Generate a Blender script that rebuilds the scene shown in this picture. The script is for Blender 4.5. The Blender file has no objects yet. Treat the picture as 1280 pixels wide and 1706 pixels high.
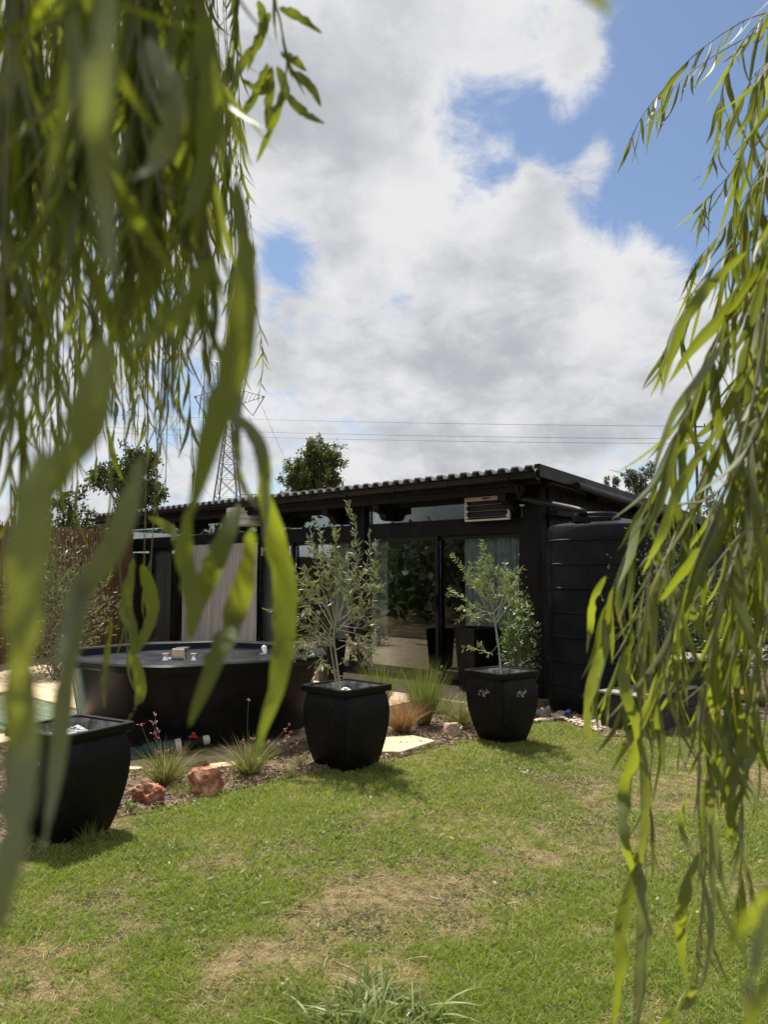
import bpy, math, random
import numpy as np
from mathutils import Vector, Matrix, Euler
from mathutils.noise import noise as pnoise, fractal

R = math.radians
random.seed(7)
rng = np.random.default_rng(7)
scn = bpy.context.scene
COL = scn.collection

# ------------------------------------------------------------------ camera, sky, sun, exposure
F, HOR, CH = 1232.0, 957.0, 1.5                 # focal length and horizon row in photo pixels, eye height
PITCH = math.atan((HOR - 853.0) / F)
cam_d = bpy.data.cameras.new('camera')
cam = bpy.data.objects.new('camera', cam_d)
COL.objects.link(cam)
cam.location = (0, 0, CH)
cam.rotation_euler = (math.pi / 2 + PITCH, 0, 0)
cam_d.sensor_fit = 'VERTICAL'
cam_d.sensor_height = 36.0
cam_d.lens = F / 1706 * 36.0
cam_d.clip_start = 0.02
cam_d.clip_end = 3000
cam_d.dof.use_dof = True
cam_d.dof.focus_distance = 4.4
cam_d.dof.aperture_fstop = 7.2
scn.camera = cam

SUN_EL, SUN_AZ = R(65), R(-26)                  # azimuth from straight ahead, negative to the left
sdir = Vector((math.cos(SUN_EL) * math.sin(SUN_AZ), math.cos(SUN_EL) * math.cos(SUN_AZ), math.sin(SUN_EL)))
sun_d = bpy.data.lights.new('sun', 'SUN')
sun_d.energy = 5.0
sun_d.angle = R(0.53)
sun_d.color = (1.0, 0.94, 0.84)
sun = bpy.data.objects.new('sun', sun_d)
COL.objects.link(sun)
sun.rotation_euler = sdir.to_track_quat('Z', 'Y').to_euler()

fx_up = Vector((0, -math.sin(PITCH), math.cos(PITCH)))
fx_fw = Vector((0, math.cos(PITCH), math.sin(PITCH)))


def pdir(px, py):
    """unit direction through a photo pixel"""
    return fx_fw + Vector((1, 0, 0)) * ((px - 640) / F) + fx_up * ((853 - py) / F)


def at(px, py, Y):
    """the point at forward distance Y seen at a photo pixel"""
    d = pdir(px, py)
    return Vector((0, 0, CH)) + d * (Y / d.y)


def gp(px, py, z=0.0):
    d = pdir(px, py)
    return Vector((0, 0, CH)) + d * ((z - CH) / d.z)


world = bpy.data.worlds.new('World')
scn.world = world
world.use_nodes = True
wt = world.node_tree
wt.nodes.clear()


class NB:
    """small node-building helper"""
    def __init__(s, tree):
        s.t = tree

    def n(s, typ, ins=None, **kw):
        nd = s.t.nodes.new(typ)
        for k, v in kw.items():
            setattr(nd, k, v)
        for k, v in (ins or {}).items():
            sock = nd.inputs[k]
            if isinstance(v, bpy.types.NodeSocket):
                s.t.links.new(v, sock)
            else:
                sock.default_value = v
        return nd

    def m(s, op, a, b=None, c=None, clamp=False):
        ins = {0: a}
        if b is not None: ins[1] = b
        if c is not None: ins[2] = c
        return s.n('ShaderNodeMath', ins, operation=op, use_clamp=clamp).outputs[0]

    def mix(s, f, a, b):
        nd = s.n('ShaderNodeMix', None, data_type='RGBA')
        for i, v in ((0, f), (6, a), (7, b)):
            if isinstance(v, bpy.types.NodeSocket): s.t.links.new(v, nd.inputs[i])
            else: nd.inputs[i].default_value = v if i == 0 else (tuple(v) + (1,))[:4]
        return nd.outputs[2]

    def smooth(s, x, lo, hi, a=0.0, b=1.0):
        return s.n('ShaderNodeMapRange', {0: x, 1: lo, 2: hi, 3: a, 4: b}, interpolation_type='SMOOTHSTEP').outputs[0]

    def noise(s, vec, scale, detail=5, rough=.55, dist=0.0):
        return s.n('ShaderNodeTexNoise', {'Vector': vec, 'Scale': scale, 'Detail': detail, 'Roughness': rough, 'Distortion': dist}).outputs[0]


w = NB(wt)
sky = w.n('ShaderNodeTexSky', sky_type='NISHITA', sun_disc=False, sun_elevation=SUN_EL, sun_rotation=SUN_AZ,
          air_density=1.0, dust_density=0.6, ozone_density=1.6)
gen = w.n('ShaderNodeTexCoord').outputs['Generated']
sep = w.n('ShaderNodeSeparateXYZ', {0: gen})
zz = w.m('ADD', w.m('MAXIMUM', sep.outputs[2], 0.0), 0.55)
vv = w.n('ShaderNodeVectorMath', {0: gen, 1: w.n('ShaderNodeCombineXYZ', {0: zz, 1: zz, 2: zz}).outputs[0]}, operation='DIVIDE').outputs[0]
vv = w.n('ShaderNodeVectorMath', {0: vv, 1: (3.1, 1.7, 0.4)}, operation='ADD').outputs[0]
n1 = w.noise(vv, 4.5, 12, .58, .2)
n1b = w.noise(vv, 10.0, 12, .66, .5)
n2 = w.noise(vv, 4.2, 8, .5, .15)
n3 = w.noise(vv, 11.0, 8, .55, .2)


def lobe(val, px, py, rad, amp):
    d0 = pdir(px, py).normalized()
    k = 2.0 / (rad / F) ** 2
    dt = w.n('ShaderNodeVectorMath', {0: gen, 1: tuple(d0)}, operation='DOT_PRODUCT').outputs['Value']
    return w.m('MULTIPLY_ADD', w.m('EXPONENT', w.m('MULTIPLY', w.m('SUBTRACT', dt, 1.0), k)), amp, val)


# how much cloud: ragged noise, with the openings and banks of this day's sky as soft lobes round a direction
cov = w.m('ADD', w.m('ADD', w.m('MULTIPLY', w.m('SUBTRACT', n1, .5), 6.0), w.m('MULTIPLY', w.m('SUBTRACT', n1b, .5), 6.4)), 1.15)
for (px, py, rad, amp) in ((1240, 80, 190, -2.2), (1210, 280, 150, -2.0), (1095, 190, 80, -1.3), (1085, 60, 56, -1.5), (1105, 350, 80, -1.2), (1240, 420, 110, -1.4),
                           (890, 200, 64, -1.55), (800, 170, 56, -1.45), (870, 275, 64, -1.2), (800, 310, 56, -1.6), (985, 210, 60, -1.3), (965, 335, 60, -1.3), (1050, 290, 46, -1.2), (740, 190, 40, -.8), (1000, 390, 60, -.7),
                           (474, 425, 46, -2.2), (665, 515, 44, -2.1), (300, 660, 80, -1.6), (1130, 800, 80, -1.4), (560, 770, 60, -.7), (760, 780, 60, -.6),
                           (1000, 268, 44, 2.3), (900, 50, 110, 1.6), (970, 90, 50, 1.4), (900, 335, 44, 1.5), (945, 190, 30, 1.3), (960, 235, 26, -.9), (990, 385, 44, 1.2), (890, 285, 26, 1.2), (825, 240, 36, 1.4),
                           (640, 80, 190, 1.0), (620, 330, 130, 1.0), (1010, 510, 140, 1.6), (1090, 460, 50, .9), (760, 640, 260, 1.1), (700, 270, 70, .8), (850, 380, 60, .8)):
    cov = lobe(cov, px, py, rad, amp)
mask = w.smooth(cov, -.75, 1.5)
# cloud shade: sunlit puffs and rims, greyer where the cloud is thick
thick = w.smooth(cov, .8, 3.4)
bright = w.m('ADD', w.m('MULTIPLY', w.m('SUBTRACT', n2, .5), 3.4), w.m('MULTIPLY_ADD', w.m('SUBTRACT', n3, .5), 1.5, .78))
bright = w.m('SUBTRACT', bright, w.m('MULTIPLY', thick, .42))
for (px, py, rad, amp) in ((740, 660, 150, -.30), (930, 680, 160, -.30), (510, 150, 120, -.25), (640, 400, 110, .2),
                           (820, 50, 160, .25), (560, 30, 80, .3), (880, 500, 150, .30), (560, 560, 120, .25), (700, 220, 90, .2)):
    bright = lobe(bright, px, py, rad, amp)
bright = w.smooth(bright, -.35, 1.15)
ccol = w.mix(bright, (3.75, 3.9, 4.15), (6.5, 6.5, 6.6))
skyc = w.mix(mask, sky.outputs[0], ccol)
bg = w.n('ShaderNodeBackground', {'Color': skyc, 'Strength': 0.074})
w.n('ShaderNodeOutputWorld', {0: bg.outputs[0]})

scn.view_settings.view_transform = 'Standard'
scn.view_settings.look = 'None'
scn.view_settings.exposure = 0.78
scn.view_settings.gamma = 1.0
scn.view_settings.use_curve_mapping = False
scn.render.engine = 'CYCLES'
scn.cycles.use_denoising = True
scn.cycles.max_bounces = 8
scn.cycles.transparent_max_bounces = 12
scn.cycles.sample_clamp_indirect = 6.0


# ------------------------------------------------------------------ materials
def pmat(name, c1, c2=None, scale=6.0, rough=.6, bump=0.0, bscale=None, spec=.5, metallic=0.0, lo=.35, hi=.65, stretch=None, rvar=0.0, coat=0.0, detail=6):
    m = bpy.data.materials.new(name)
    m.use_nodes = True
    t = m.node_tree
    t.nodes.clear()
    b = NB(t)
    co = b.n('ShaderNodeTexCoord').outputs['Object']
    if stretch:
        co = b.n('ShaderNodeMapping', {'Vector': co, 'Scale': stretch}).outputs[0]
    nz = b.noise(co, scale, detail, .6)
    f = b.smooth(nz, lo, hi)
    c = b.mix(f, c1, c2 or c1)
    p = b.n('ShaderNodeBsdfPrincipled', {'Base Color': c, 'Roughness': rough, 'Metallic': metallic, 'Specular IOR Level': spec, 'Coat Weight': coat})
    if rvar:
        t.links.new(b.smooth(nz, .3, .7, rough - rvar, rough + rvar), p.inputs['Roughness'])
    if bump:
        bn = b.noise(co, bscale or scale * 6, 6, .65)
        t.links.new(b.n('ShaderNodeBump', {'Strength': bump, 'Distance': .02, 'Height': bn}).outputs[0], p.inputs['Normal'])
    b.n('ShaderNodeOutputMaterial', {0: p.outputs[0]})
    return m


def leafmat(name, ca, cb, trans, under=None, tw=.45, rough=.45, spec=.35, dry=None, rib=False):
    """two-sided leaf: colour varies from leaf to leaf, light passes through"""
    m = bpy.data.materials.new(name)
    m.use_nodes = True
    t = m.node_tree
    t.nodes.clear()
    b = NB(t)
    tint = b.n('ShaderNodeAttribute', attribute_name='tint').outputs['Fac']
    rnd = b.n('ShaderNodeObjectInfo').outputs['Random']
    v = b.m('FRACT', b.m('ADD', tint, rnd))
    c = b.mix(v, ca, cb)
    co = b.n('ShaderNodeTexCoord').outputs['Object']
    c = b.mix(b.smooth(b.noise(co, 60, 3), .4, .75, 0, .35), c, tuple(x * .6 for x in cb))
    if rib:
        rb = b.n('ShaderNodeAttribute', attribute_name='rib').outputs['Fac']
        al = b.n('ShaderNodeAttribute', attribute_name='along').outputs['Fac']
        c = b.mix(b.m('MULTIPLY', b.m('POWER', rb, 7.0), .55), c, (.34, .36, .12))
        c = b.mix(b.m('MULTIPLY', b.smooth(al, .80, 1.0), b.smooth(v, .45, .9)), c, (.30, .22, .06))
        c = b.mix(b.smooth(b.noise(co, 9.0, 5, .7), .62, .72, 0, .5), c, (.22, .20, .05))
    if dry:
        dn = b.n('ShaderNodeAttribute', attribute_name='dry').outputs['Fac']
        c = b.mix(dn, c, dry)
    if under:
        c = b.mix(b.n('ShaderNodeNewGeometry').outputs['Backfacing'], c, under)
    p = b.n('ShaderNodeBsdfPrincipled', {'Base Color': c, 'Roughness': rough, 'Specular IOR Level': spec})
    tc = b.mix(v, trans, tuple(x * .7 for x in trans))
    if dry:
        tc = b.mix(dn, tc, dry)
    tr = b.n('ShaderNodeBsdfTranslucent', {'Color': tc})
    mx = b.n('ShaderNodeMixShader', {0: tw, 1: p.outputs[0], 2: tr.outputs[0]})
    b.n('ShaderNodeOutputMaterial', {0: mx.outputs[0]})
    return m


def glassmat(name, tint=(.8, .85, .85), ior=1.5, dbl=.65):
    m = bpy.data.materials.new(name)
    m.use_nodes = True
    t = m.node_tree
    t.nodes.clear()
    b = NB(t)
    fr = b.m('MULTIPLY', b.n('ShaderNodeFresnel', {'IOR': ior}).outputs[0], dbl, clamp=True)
    tr = b.n('ShaderNodeBsdfTransparent', {'Color': tint + (1,)})
    gl = b.n('ShaderNodeBsdfGlossy', {'Color': (1, 1, 1, 1), 'Roughness': 0.0})
    mx = b.n('ShaderNodeMixShader', {0: fr, 1: tr.outputs[0], 2: gl.outputs[0]})
    b.n('ShaderNodeOutputMaterial', {0: mx.outputs[0]})
    return m


M = {}
M['black_timber'] = pmat('black_timber', (.0034, .0034, .0042), (.0125, .012, .012), 6, .6, .25, 40, stretch=(1, 1, .25), rvar=.1, spec=.13)
M['black_panel'] = pmat('black_panel', (.004, .005, .0075), (.008, .0095, .0135), 2, .6, .15, 30, rvar=.1, spec=.13)
M['black_metal'] = pmat('black_metal', (.004, .004, .0045), (.012, .011, .0105), 4, .45, .1, 30, rvar=.1, spec=.2)
M['roof'] = pmat('roof_sheet', (.20, .20, .20), (.33, .325, .31), 5, .55, .15, 30, rvar=.1)
M['pot'] = pmat('pot_glaze', (.0030, .0030, .0036), (.020, .018, .016), 7, .5, .2, 30, rvar=.12, spec=.17, lo=.52, hi=.82, detail=10)
M['pot_in'] = pmat('pot_inside', (.07, .07, .07), (.32, .32, .31), 14, .85, .3, 60)
M['emblem'] = pmat('emblem', (.012, .012, .012), (.26, .26, .26), 60, .4, lo=.45, hi=.6)
M['tank'] = pmat('tank_plastic', (.0034, .0046, .0070), (.011, .012, .0145), 5, .5, .05, 60, rvar=.08, spec=.16)
M['tub'] = pmat('tub_shell', (.003, .004, .0052), (.006, .007, .0085), 3, .35, .03, 40, rvar=.08, spec=.2)
M['tub_in'] = pmat('tub_inside', (.0025, .009, .0145), (.0045, .013, .020), 2, .6, spec=.12)
M['chrome'] = pmat('chrome', (.8, .8, .82), None, 5, .12, metallic=1.0)
M['deck'] = pmat('deck_board', (.36, .26, .16), (.52, .40, .26), 5, .65, .3, 40, stretch=(.5, 6, 6))
M['deck_grey'] = pmat('deck_grey', (.22, .20, .17), (.33, .30, .26), 5, .7, .3, 40, stretch=(.5, 6, 6))
M['slab'] = pmat('sandstone', (.46, .33, .19), (.60, .46, .30), 4, .85, .35, 30)
M['rock'] = pmat('red_rock', (.27, .085, .040), (.56, .31, .18), 14, .9, 1.0, 55, lo=.38, hi=.62, detail=10)
M['rock_pale'] = pmat('pale_rock', (.40, .27, .19), (.55, .42, .32), 9, .9, .7, 45)
M['rock_grey'] = pmat('grey_rock', (.16, .155, .14), (.28, .27, .24), 9, .9, .6, 45)
M['pebble'] = pmat('pebble', (.35, .35, .34), (.66, .65, .62), 30, .75, .2, 80)
M['pebble_grey'] = pmat('pebble_grey', (.20, .21, .22), (.46, .47, .47), 30, .75, .2, 80)
M['gravel'] = pmat('gravel', (.34, .27, .19), (.56, .47, .36), 30, .85, .2, 80)
M['bark'] = pmat('bark', (.13, .11, .085), (.27, .24, .19), 25, .85, .5, 90, stretch=(1, 1, .3))
M['bark_dark'] = pmat('bark_dark', (.06, .05, .04), (.13, .11, .085), 20, .9, .6, 70, stretch=(1, 1, .3))
M['twig'] = pmat('twig', (.12, .13, .05), (.20, .19, .09), 30, .6)
M['olive_twig'] = pmat('olive_twig', (.20, .20, .13), (.32, .31, .22), 30, .7)
M['reed'] = pmat('reed', (.11, .062, .032), (.25, .145, .08), 9, .8, .3, 60, stretch=(6, 6, .4), detail=8)
M['curtain'] = pmat('curtain_grey', (.30, .31, .32), (.40, .41, .42), 3, .9, stretch=(8, 8, .3))
M['curtain_white'] = pmat('curtain_white', (.24, .24, .25), (.33, .33, .34), 3, .9, stretch=(8, 8, .3))
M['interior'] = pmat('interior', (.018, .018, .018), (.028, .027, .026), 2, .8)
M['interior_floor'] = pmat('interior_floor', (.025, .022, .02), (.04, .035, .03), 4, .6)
M['cream'] = pmat('cream_metal', (.42, .39, .34), (.52, .49, .43), 4, .45)
M['heater_in'] = pmat('heater_inside', (.012, .010, .009), (.025, .021, .019), 10, .4, spec=.2)
M['tube_glass'] = pmat('heater_tube', (.035, .03, .027), None, 10, .2)
M['white_plastic'] = pmat('white_plastic', (.7, .7, .68), None, 10, .4)
M['vent'] = pmat('vent_metal', (.44, .42, .37), (.56, .53, .47), 8, .42, metallic=.3)
M['steel_grey'] = pmat('galvanised', (.16, .17, .18), (.22, .23, .24), 4, .5, metallic=.4)
M['wire'] = pmat('wire', (.10, .10, .11), None, 4, .6)
M['blue_pipe'] = pmat('blue_pipe', (.010, .030, .042), (.020, .052, .070), 12, .6, .2, spec=.2)
M['red_handle'] = pmat('red_handle', (.28, .012, .012), None, 10, .4)
M['blue_cap'] = pmat('blue_cap', (.01, .03, .12), None, 10, .4)
M['pool_tile'] = pmat('pool_tile', (.26, .36, .37), (.40, .48, .48), 20, .3)
M['water'] = glassmat('water', (.62, .80, .82), 1.33, 1.0)
M['tub_water'] = glassmat('tub_water', (.25, .4, .45), 1.33, 1.0)
M['glass'] = glassmat('window_glass')
M['wood_shelf'] = pmat('shelf_wood', (.42, .27, .14), (.5, .34, .2), 5, .5)
M['wood_board'] = pmat('pale_board', (.45, .33, .20), (.55, .43, .28), 5, .6, stretch=(1, 6, 6))
M['sleeper'] = pmat('sleeper', (.010, .010, .010), (.026, .025, .023), 7, .75, .5, 40)
M['sleeper_top'] = pmat('sleeper_top', (.17, .165, .15), (.30, .285, .255), 9, .8, .5, 50)
M['hill'] = pmat('hill_grass', (.012, .017, .006), (.035, .040, .013), .25, .95, .5, 3)
M['soil_in'] = pmat('soil_in_pot', (.05, .035, .025), (.10, .075, .055), 20, .95, .6, 60)

M['willow'] = leafmat('willow_leaf', (.022, .036, .004), (.062, .082, .008), (.33, .39, .022), under=(.095, .118, .05), tw=.44, rough=.55, spec=.12, rib=True)
M['willow_sunlit'] = leafmat('willow_leaf_sunlit', (.065, .09, .010), (.135, .16, .02), (.33, .38, .035), under=(.17, .20, .085), tw=.47, rough=.5, spec=.15, rib=True)  # brighter yellow-green copy of the willow leaf, sunlight put into its colour
M['willow_pale'] = leafmat('willow_leaf_pale', (.06, .08, .024), (.11, .13, .055), (.26, .31, .04), under=(.17, .19, .115), tw=.38, rough=.5, spec=.25, rib=True)
M['olive'] = leafmat('olive_leaf', (.085, .105, .04), (.18, .195, .09), (.20, .24, .05), under=(.29, .31, .22), tw=.30, rough=.42, spec=.3)
M['olive_young'] = leafmat('olive_leaf_young', (.12, .16, .04), (.19, .22, .075), (.26, .33, .06), under=(.26, .29, .18), tw=.35, rough=.42, spec=.3)
M['tree'] = leafmat('tree_leaf', (.05, .065, .02), (.13, .135, .042), (.16, .19, .03), tw=.32)
M['tree_dark'] = leafmat('tree_leaf_dark', (.03, .04, .016), (.06, .075, .025), (.08, .11, .02), tw=.3)
M['tree_far'] = leafmat('tree_leaf_far', (.05, .06, .035), (.10, .11, .06), (.11, .13, .05), tw=.3)
M['shrub'] = leafmat('shrub_leaf', (.05, .085, .025), (.10, .15, .04), (.18, .26, .04), tw=.35)
M['shrub_light'] = leafmat('shrub_leaf_light', (.14, .19, .05), (.22, .27, .09), (.3, .38, .08), tw=.4)
M['shrub_grey'] = leafmat('shrub_leaf_grey', (.10, .12, .06), (.17, .18, .10), (.18, .22, .08), tw=.3)
M['jasmine'] = leafmat('jasmine_leaf', (.028, .055, .016), (.075, .115, .03), (.1, .17, .03), tw=.3)
M['white_petal'] = leafmat('white_petal', (.72, .72, .66), (.8, .8, .76), (.6, .6, .5), tw=.3)
M['pink_petal'] = leafmat('pink_petal', (.50, .17, .27), (.60, .34, .42), (.6, .2, .3), tw=.4)
M['purple_petal'] = leafmat('purple_petal', (.20, .13, .42), (.34, .26, .60), (.3, .2, .5), tw=.4)
M['lilac_petal'] = leafmat('lilac_petal', (.55, .36, .60), (.66, .50, .70), (.5, .3, .5), tw=.4)
M['orange_petal'] = leafmat('orange_petal', (.50, .20, .05), (.6, .32, .10), (.5, .2, .05), tw=.4)
M['yellow_petal'] = leafmat('yellow_petal', (.65, .45, .03), (.7, .55, .1), (.6, .4, .05), tw=.4)
M['grass_green'] = leafmat('ornamental_green', (.11, .15, .035), (.20, .22, .06), (.24, .30, .05), tw=.4)
M['grass_olive'] = leafmat('ornamental_olive', (.17, .19, .06), (.28, .27, .10), (.28, .30, .08), tw=.4)
M['grass_brown'] = leafmat('ornamental_brown', (.33, .20, .09), (.46, .31, .16), (.4, .25, .1), tw=.35)
M['grass_plume'] = leafmat('plume', (.50, .38, .24), (.62, .50, .36), (.5, .4, .25), tw=.4)
M['weed'] = leafmat('weed_blade', (.16, .215, .075), (.28, .32, .14), (.26, .33, .08), tw=.35)
M['lawn_blade'] = leafmat('lawn_blade', (.085, .165, .020), (.31, .345, .07), (.32, .45, .03), tw=.42, rough=.5, dry=(.62, .48, .27))
M['lawn_coarse'] = leafmat('lawn_coarse', (.07, .135, .02), (.20, .27, .07), (.22, .34, .03), tw=.38, rough=.5)
M['mulch'] = leafmat('mulch_chip', (.05, .032, .02), (.36, .26, .165), (.05, .04, .03), tw=.05, rough=.9)


def ground_mat():
    m = bpy.data.materials.new('lawn_soil')
    m.use_nodes = True
    t = m.node_tree
    t.nodes.clear()
    b = NB(t)
    co = b.n('ShaderNodeTexCoord').outputs['Object']
    a = b.smooth(b.noise(co, 1.3, 5, .6), .38, .62)
    d = b.smooth(b.noise(co, 14, 8, .7), .35, .68)
    c = b.mix(d, (.07, .05, .028), (.27, .20, .115))
    c2 = b.mix(d, (.02, .022, .008), (.085, .08, .03))
    c = b.mix(a, c2, c)
    p = b.n('ShaderNodeBsdfPrincipled', {'Base Color': c, 'Roughness': .95, 'Specular IOR Level': .15})
    h = b.noise(co, 90, 6, .7)
    t.links.new(b.n('ShaderNodeBump', {'Strength': .7, 'Distance': .02, 'Height': h}).outputs[0], p.inputs['Normal'])
    b.n('ShaderNodeOutputMaterial', {0: p.outputs[0]})
    return m


M['ground'] = ground_mat()
M['bed'] = pmat('bed_soil', (.055, .038, .024), (.24, .165, .105), 11, .95, 1.0, 60, lo=.3, hi=.7, detail=10)


# ------------------------------------------------------------------ mesh helpers
class MB:
    def __init__(s):
        s.v = []
        s.f = []

    def add(s, vs, fs):
        o = len(s.v)
        s.v += [tuple(p) for p in vs]
        s.f += [tuple(i + o for i in f) for f in fs]
        return s

    def box(s, a, b, rot=None, c=None):
        x0, y0, z0 = a
        x1, y1, z1 = b
        vs = [Vector(p) for p in ((x0, y0, z0), (x1, y0, z0), (x1, y1, z0), (x0, y1, z0), (x0, y0, z1), (x1, y0, z1), (x1, y1, z1), (x0, y1, z1))]
        if rot is not None:
            c = Vector(c) if c is not None else Vector(((x0 + x1) / 2, (y0 + y1) / 2, (z0 + z1) / 2))
            vs = [rot @ (p - c) + c for p in vs]
        fl = (x1 - x0) * (y1 - y0) * (z1 - z0) < 0
        fs = [(0, 3, 2, 1), (4, 5, 6, 7), (0, 1, 5, 4), (1, 2, 6, 5), (2, 3, 7, 6), (3, 0, 4, 7)]
        return s.add(vs, [f[::-1] for f in fs] if fl else fs)

    def tube(s, pts, r, n=6, cap=True):
        pts = [Vector(p) for p in pts]
        rs = r if isinstance(r, (list, tuple)) else [r] * len(pts)
        vs, fs = [], []
        up = None
        for i, p in enumerate(pts):
            t = (pts[min(i + 1, len(pts) - 1)] - pts[max(i - 1, 0)])
            t = t.normalized() if t.length > 1e-9 else Vector((0, 0, 1))
            if up is None:
                up = Vector((0, 0, 1)) if abs(t.z) < .9 else Vector((1, 0, 0))
            a = t.cross(up)
            a = a.normalized() if a.length > 1e-6 else t.orthogonal().normalized()
            b = a.cross(t).normalized()
            up = b
            for k in range(n):
                an = 2 * math.pi * k / n
                vs.append(p + (a * math.cos(an) + b * math.sin(an)) * rs[i])
        for i in range(len(pts) - 1):
            for k in range(n):
                q = (k + 1) % n
                fs.append((i * n + k, i * n + q, (i + 1) * n + q, (i + 1) * n + k))
        if cap:
            fs.append(tuple(range(n))[::-1])
            fs.append(tuple((len(pts) - 1) * n + k for k in range(n)))
        return s.add(vs, fs)

    def loft(s, rings, close0=True, close1=True):
        n = len(rings[0])
        vs = [p for r in rings for p in r]
        fs = []
        for i in range(len(rings) - 1):
            for k in range(n):
                q = (k + 1) % n
                fs.append((i * n + k, i * n + q, (i + 1) * n + q, (i + 1) * n + k))
        if close0: fs.append(tuple(range(n))[::-1])
        if close1: fs.append(tuple((len(rings) - 1) * n + k for k in range(n)))
        return s.add(vs, fs)

    def lathe(s, prof, c=(0, 0, 0), n=40):
        rings = [[(c[0] + r * math.cos(2 * math.pi * k / n), c[1] + r * math.sin(2 * math.pi * k / n), c[2] + z) for k in range(n)] for r, z in prof]
        return s.loft(rings)

    def prism(s, poly, z0, z1):
        return s.loft([[(x, y, z0) for x, y in poly], [(x, y, z1) for x, y in poly]])

    def blob(s, c, r, seed=0, rough=.25, sub=2, freq=1.2, flat=None):
        """uneven stone"""
        import bmesh
        bm = bmesh.new()
        bmesh.ops.create_icosphere(bm, subdivisions=sub, radius=1.0)
        c = Vector(c)
        vs = []
        for v in bm.verts:
            p = v.co.copy()
            q = p * freq + Vector((seed * 7.3, seed * 3.1, seed))
            d = 1 + rough * (pnoise(q) + .5 * pnoise(q * 2.7) + .3 * abs(pnoise(q * 6)))
            cr = max(abs(p.x), abs(p.y), abs(p.z))
            p = p * d * (1 + .35 * (1 / cr - 1) * (1 if rough > .2 else 0))
            z = p.z * r[2]
            if flat is not None: z = max(z, flat)
            vs.append((c.x + p.x * r[0], c.y + p.y * r[1], c.z + z))
        bm.verts.index_update()
        fs = [tuple(v.index for v in f.verts) for f in bm.faces]
        bm.free()
        return s.add(vs, fs)


ROOTM = {}


def top_of(o):
    while o.parent is not None:
        o = o.parent
    return o


def to_mesh(name, mb, mat, smooth=None, inv=None):
    me = bpy.data.meshes.new(name)
    vs = mb.v if inv is None else [tuple(inv @ Vector(p)) for p in mb.v]
    me.from_pydata(vs, [], mb.f)
    me.materials.append(M[mat] if isinstance(mat, str) else mat)
    if smooth:
        me.shade_smooth()
        if smooth < 180: me.set_sharp_from_angle(angle=R(smooth))
    me.update()
    return me


def np_mesh(name, V, T, mat, attrs=None, smooth=False, inv=None):
    """mesh from numpy arrays: V n x 3 points, T m x 3 triangles"""
    V = np.asarray(V, dtype=np.float64)
    if inv is not None:
        A = np.array(inv)
        V = V @ A[:3, :3].T + A[:3, 3]
    me = bpy.data.meshes.new(name)
    me.vertices.add(len(V))
    me.vertices.foreach_set('co', V.astype(np.float32).ravel())
    me.loops.add(T.size)
    me.loops.foreach_set('vertex_index', T.astype(np.int32).ravel())
    me.polygons.add(len(T))
    me.polygons.foreach_set('loop_start', np.arange(0, T.size, 3, dtype=np.int32))
    if smooth:
        me.polygons.foreach_set('use_smooth', np.ones(len(T), dtype=bool))
    me.materials.append(M[mat] if isinstance(mat, str) else mat)
    me.update(calc_edges=True)
    for k, a in (attrs or {}).items():
        at_ = me.attributes.new(k, 'FLOAT', 'POINT')
        at_.data.foreach_set('value', np.asarray(a, dtype=np.float32))
    return me


def tag(o, label=None, cat=None, group=None, kind=None):
    if label: o['label'] = label
    if cat: o['category'] = cat
    if group: o['group'] = group
    if kind: o['kind'] = kind
    return o


def thing(name, label, cat, loc=(0, 0, 0), rot=0.0, group=None):
    o = bpy.data.objects.new(name, None)
    COL.objects.link(o)
    o.location = loc
    o.rotation_euler = (0, 0, rot)
    o.empty_display_size = .1
    ROOTM[o.name] = Matrix.Translation(Vector(loc)) @ Matrix.Rotation(rot, 4, 'Z')
    return tag(o, label, cat, group)


def link(name, me, parent=None):
    o = bpy.data.objects.new(name, me)
    COL.objects.link(o)
    if parent is not None: o.parent = parent
    return o


def inv_of(parent):
    return ROOTM[top_of(parent).name].inverted()


def part(name, mb, mat, parent, smooth=None, sp='l', bevel=0.0):
    """a part; sp 'w' = the shapes were given in world space"""
    me = to_mesh(name, mb, mat, smooth, inv_of(parent) if sp == 'w' else None)
    o = link(name, me, parent)
    if bevel:
        bv = o.modifiers.new('bevel', 'BEVEL')
        bv.width = bevel
        bv.segments = 2
        bv.limit_method = 'ANGLE'
    return o


def solo(name, mb, mat, label, cat, loc, smooth=None, group=None, kind=None, bevel=0.0):
    """a thing that is one mesh, its shapes given in world space"""
    me = to_mesh(name, mb, mat, smooth, Matrix.Translation(Vector(loc)).inverted())
    o = link(name, me)
    o.location = loc
    if bevel:
        bv = o.modifiers.new('bevel', 'BEVEL')
        bv.width = bevel
        bv.segments = 2
    ROOTM[o.name] = Matrix.Translation(Vector(loc))
    return tag(o, label, cat, group, kind)


def unit(a):
    return a / np.maximum(np.linalg.norm(a, axis=1, keepdims=True), 1e-9)


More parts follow.
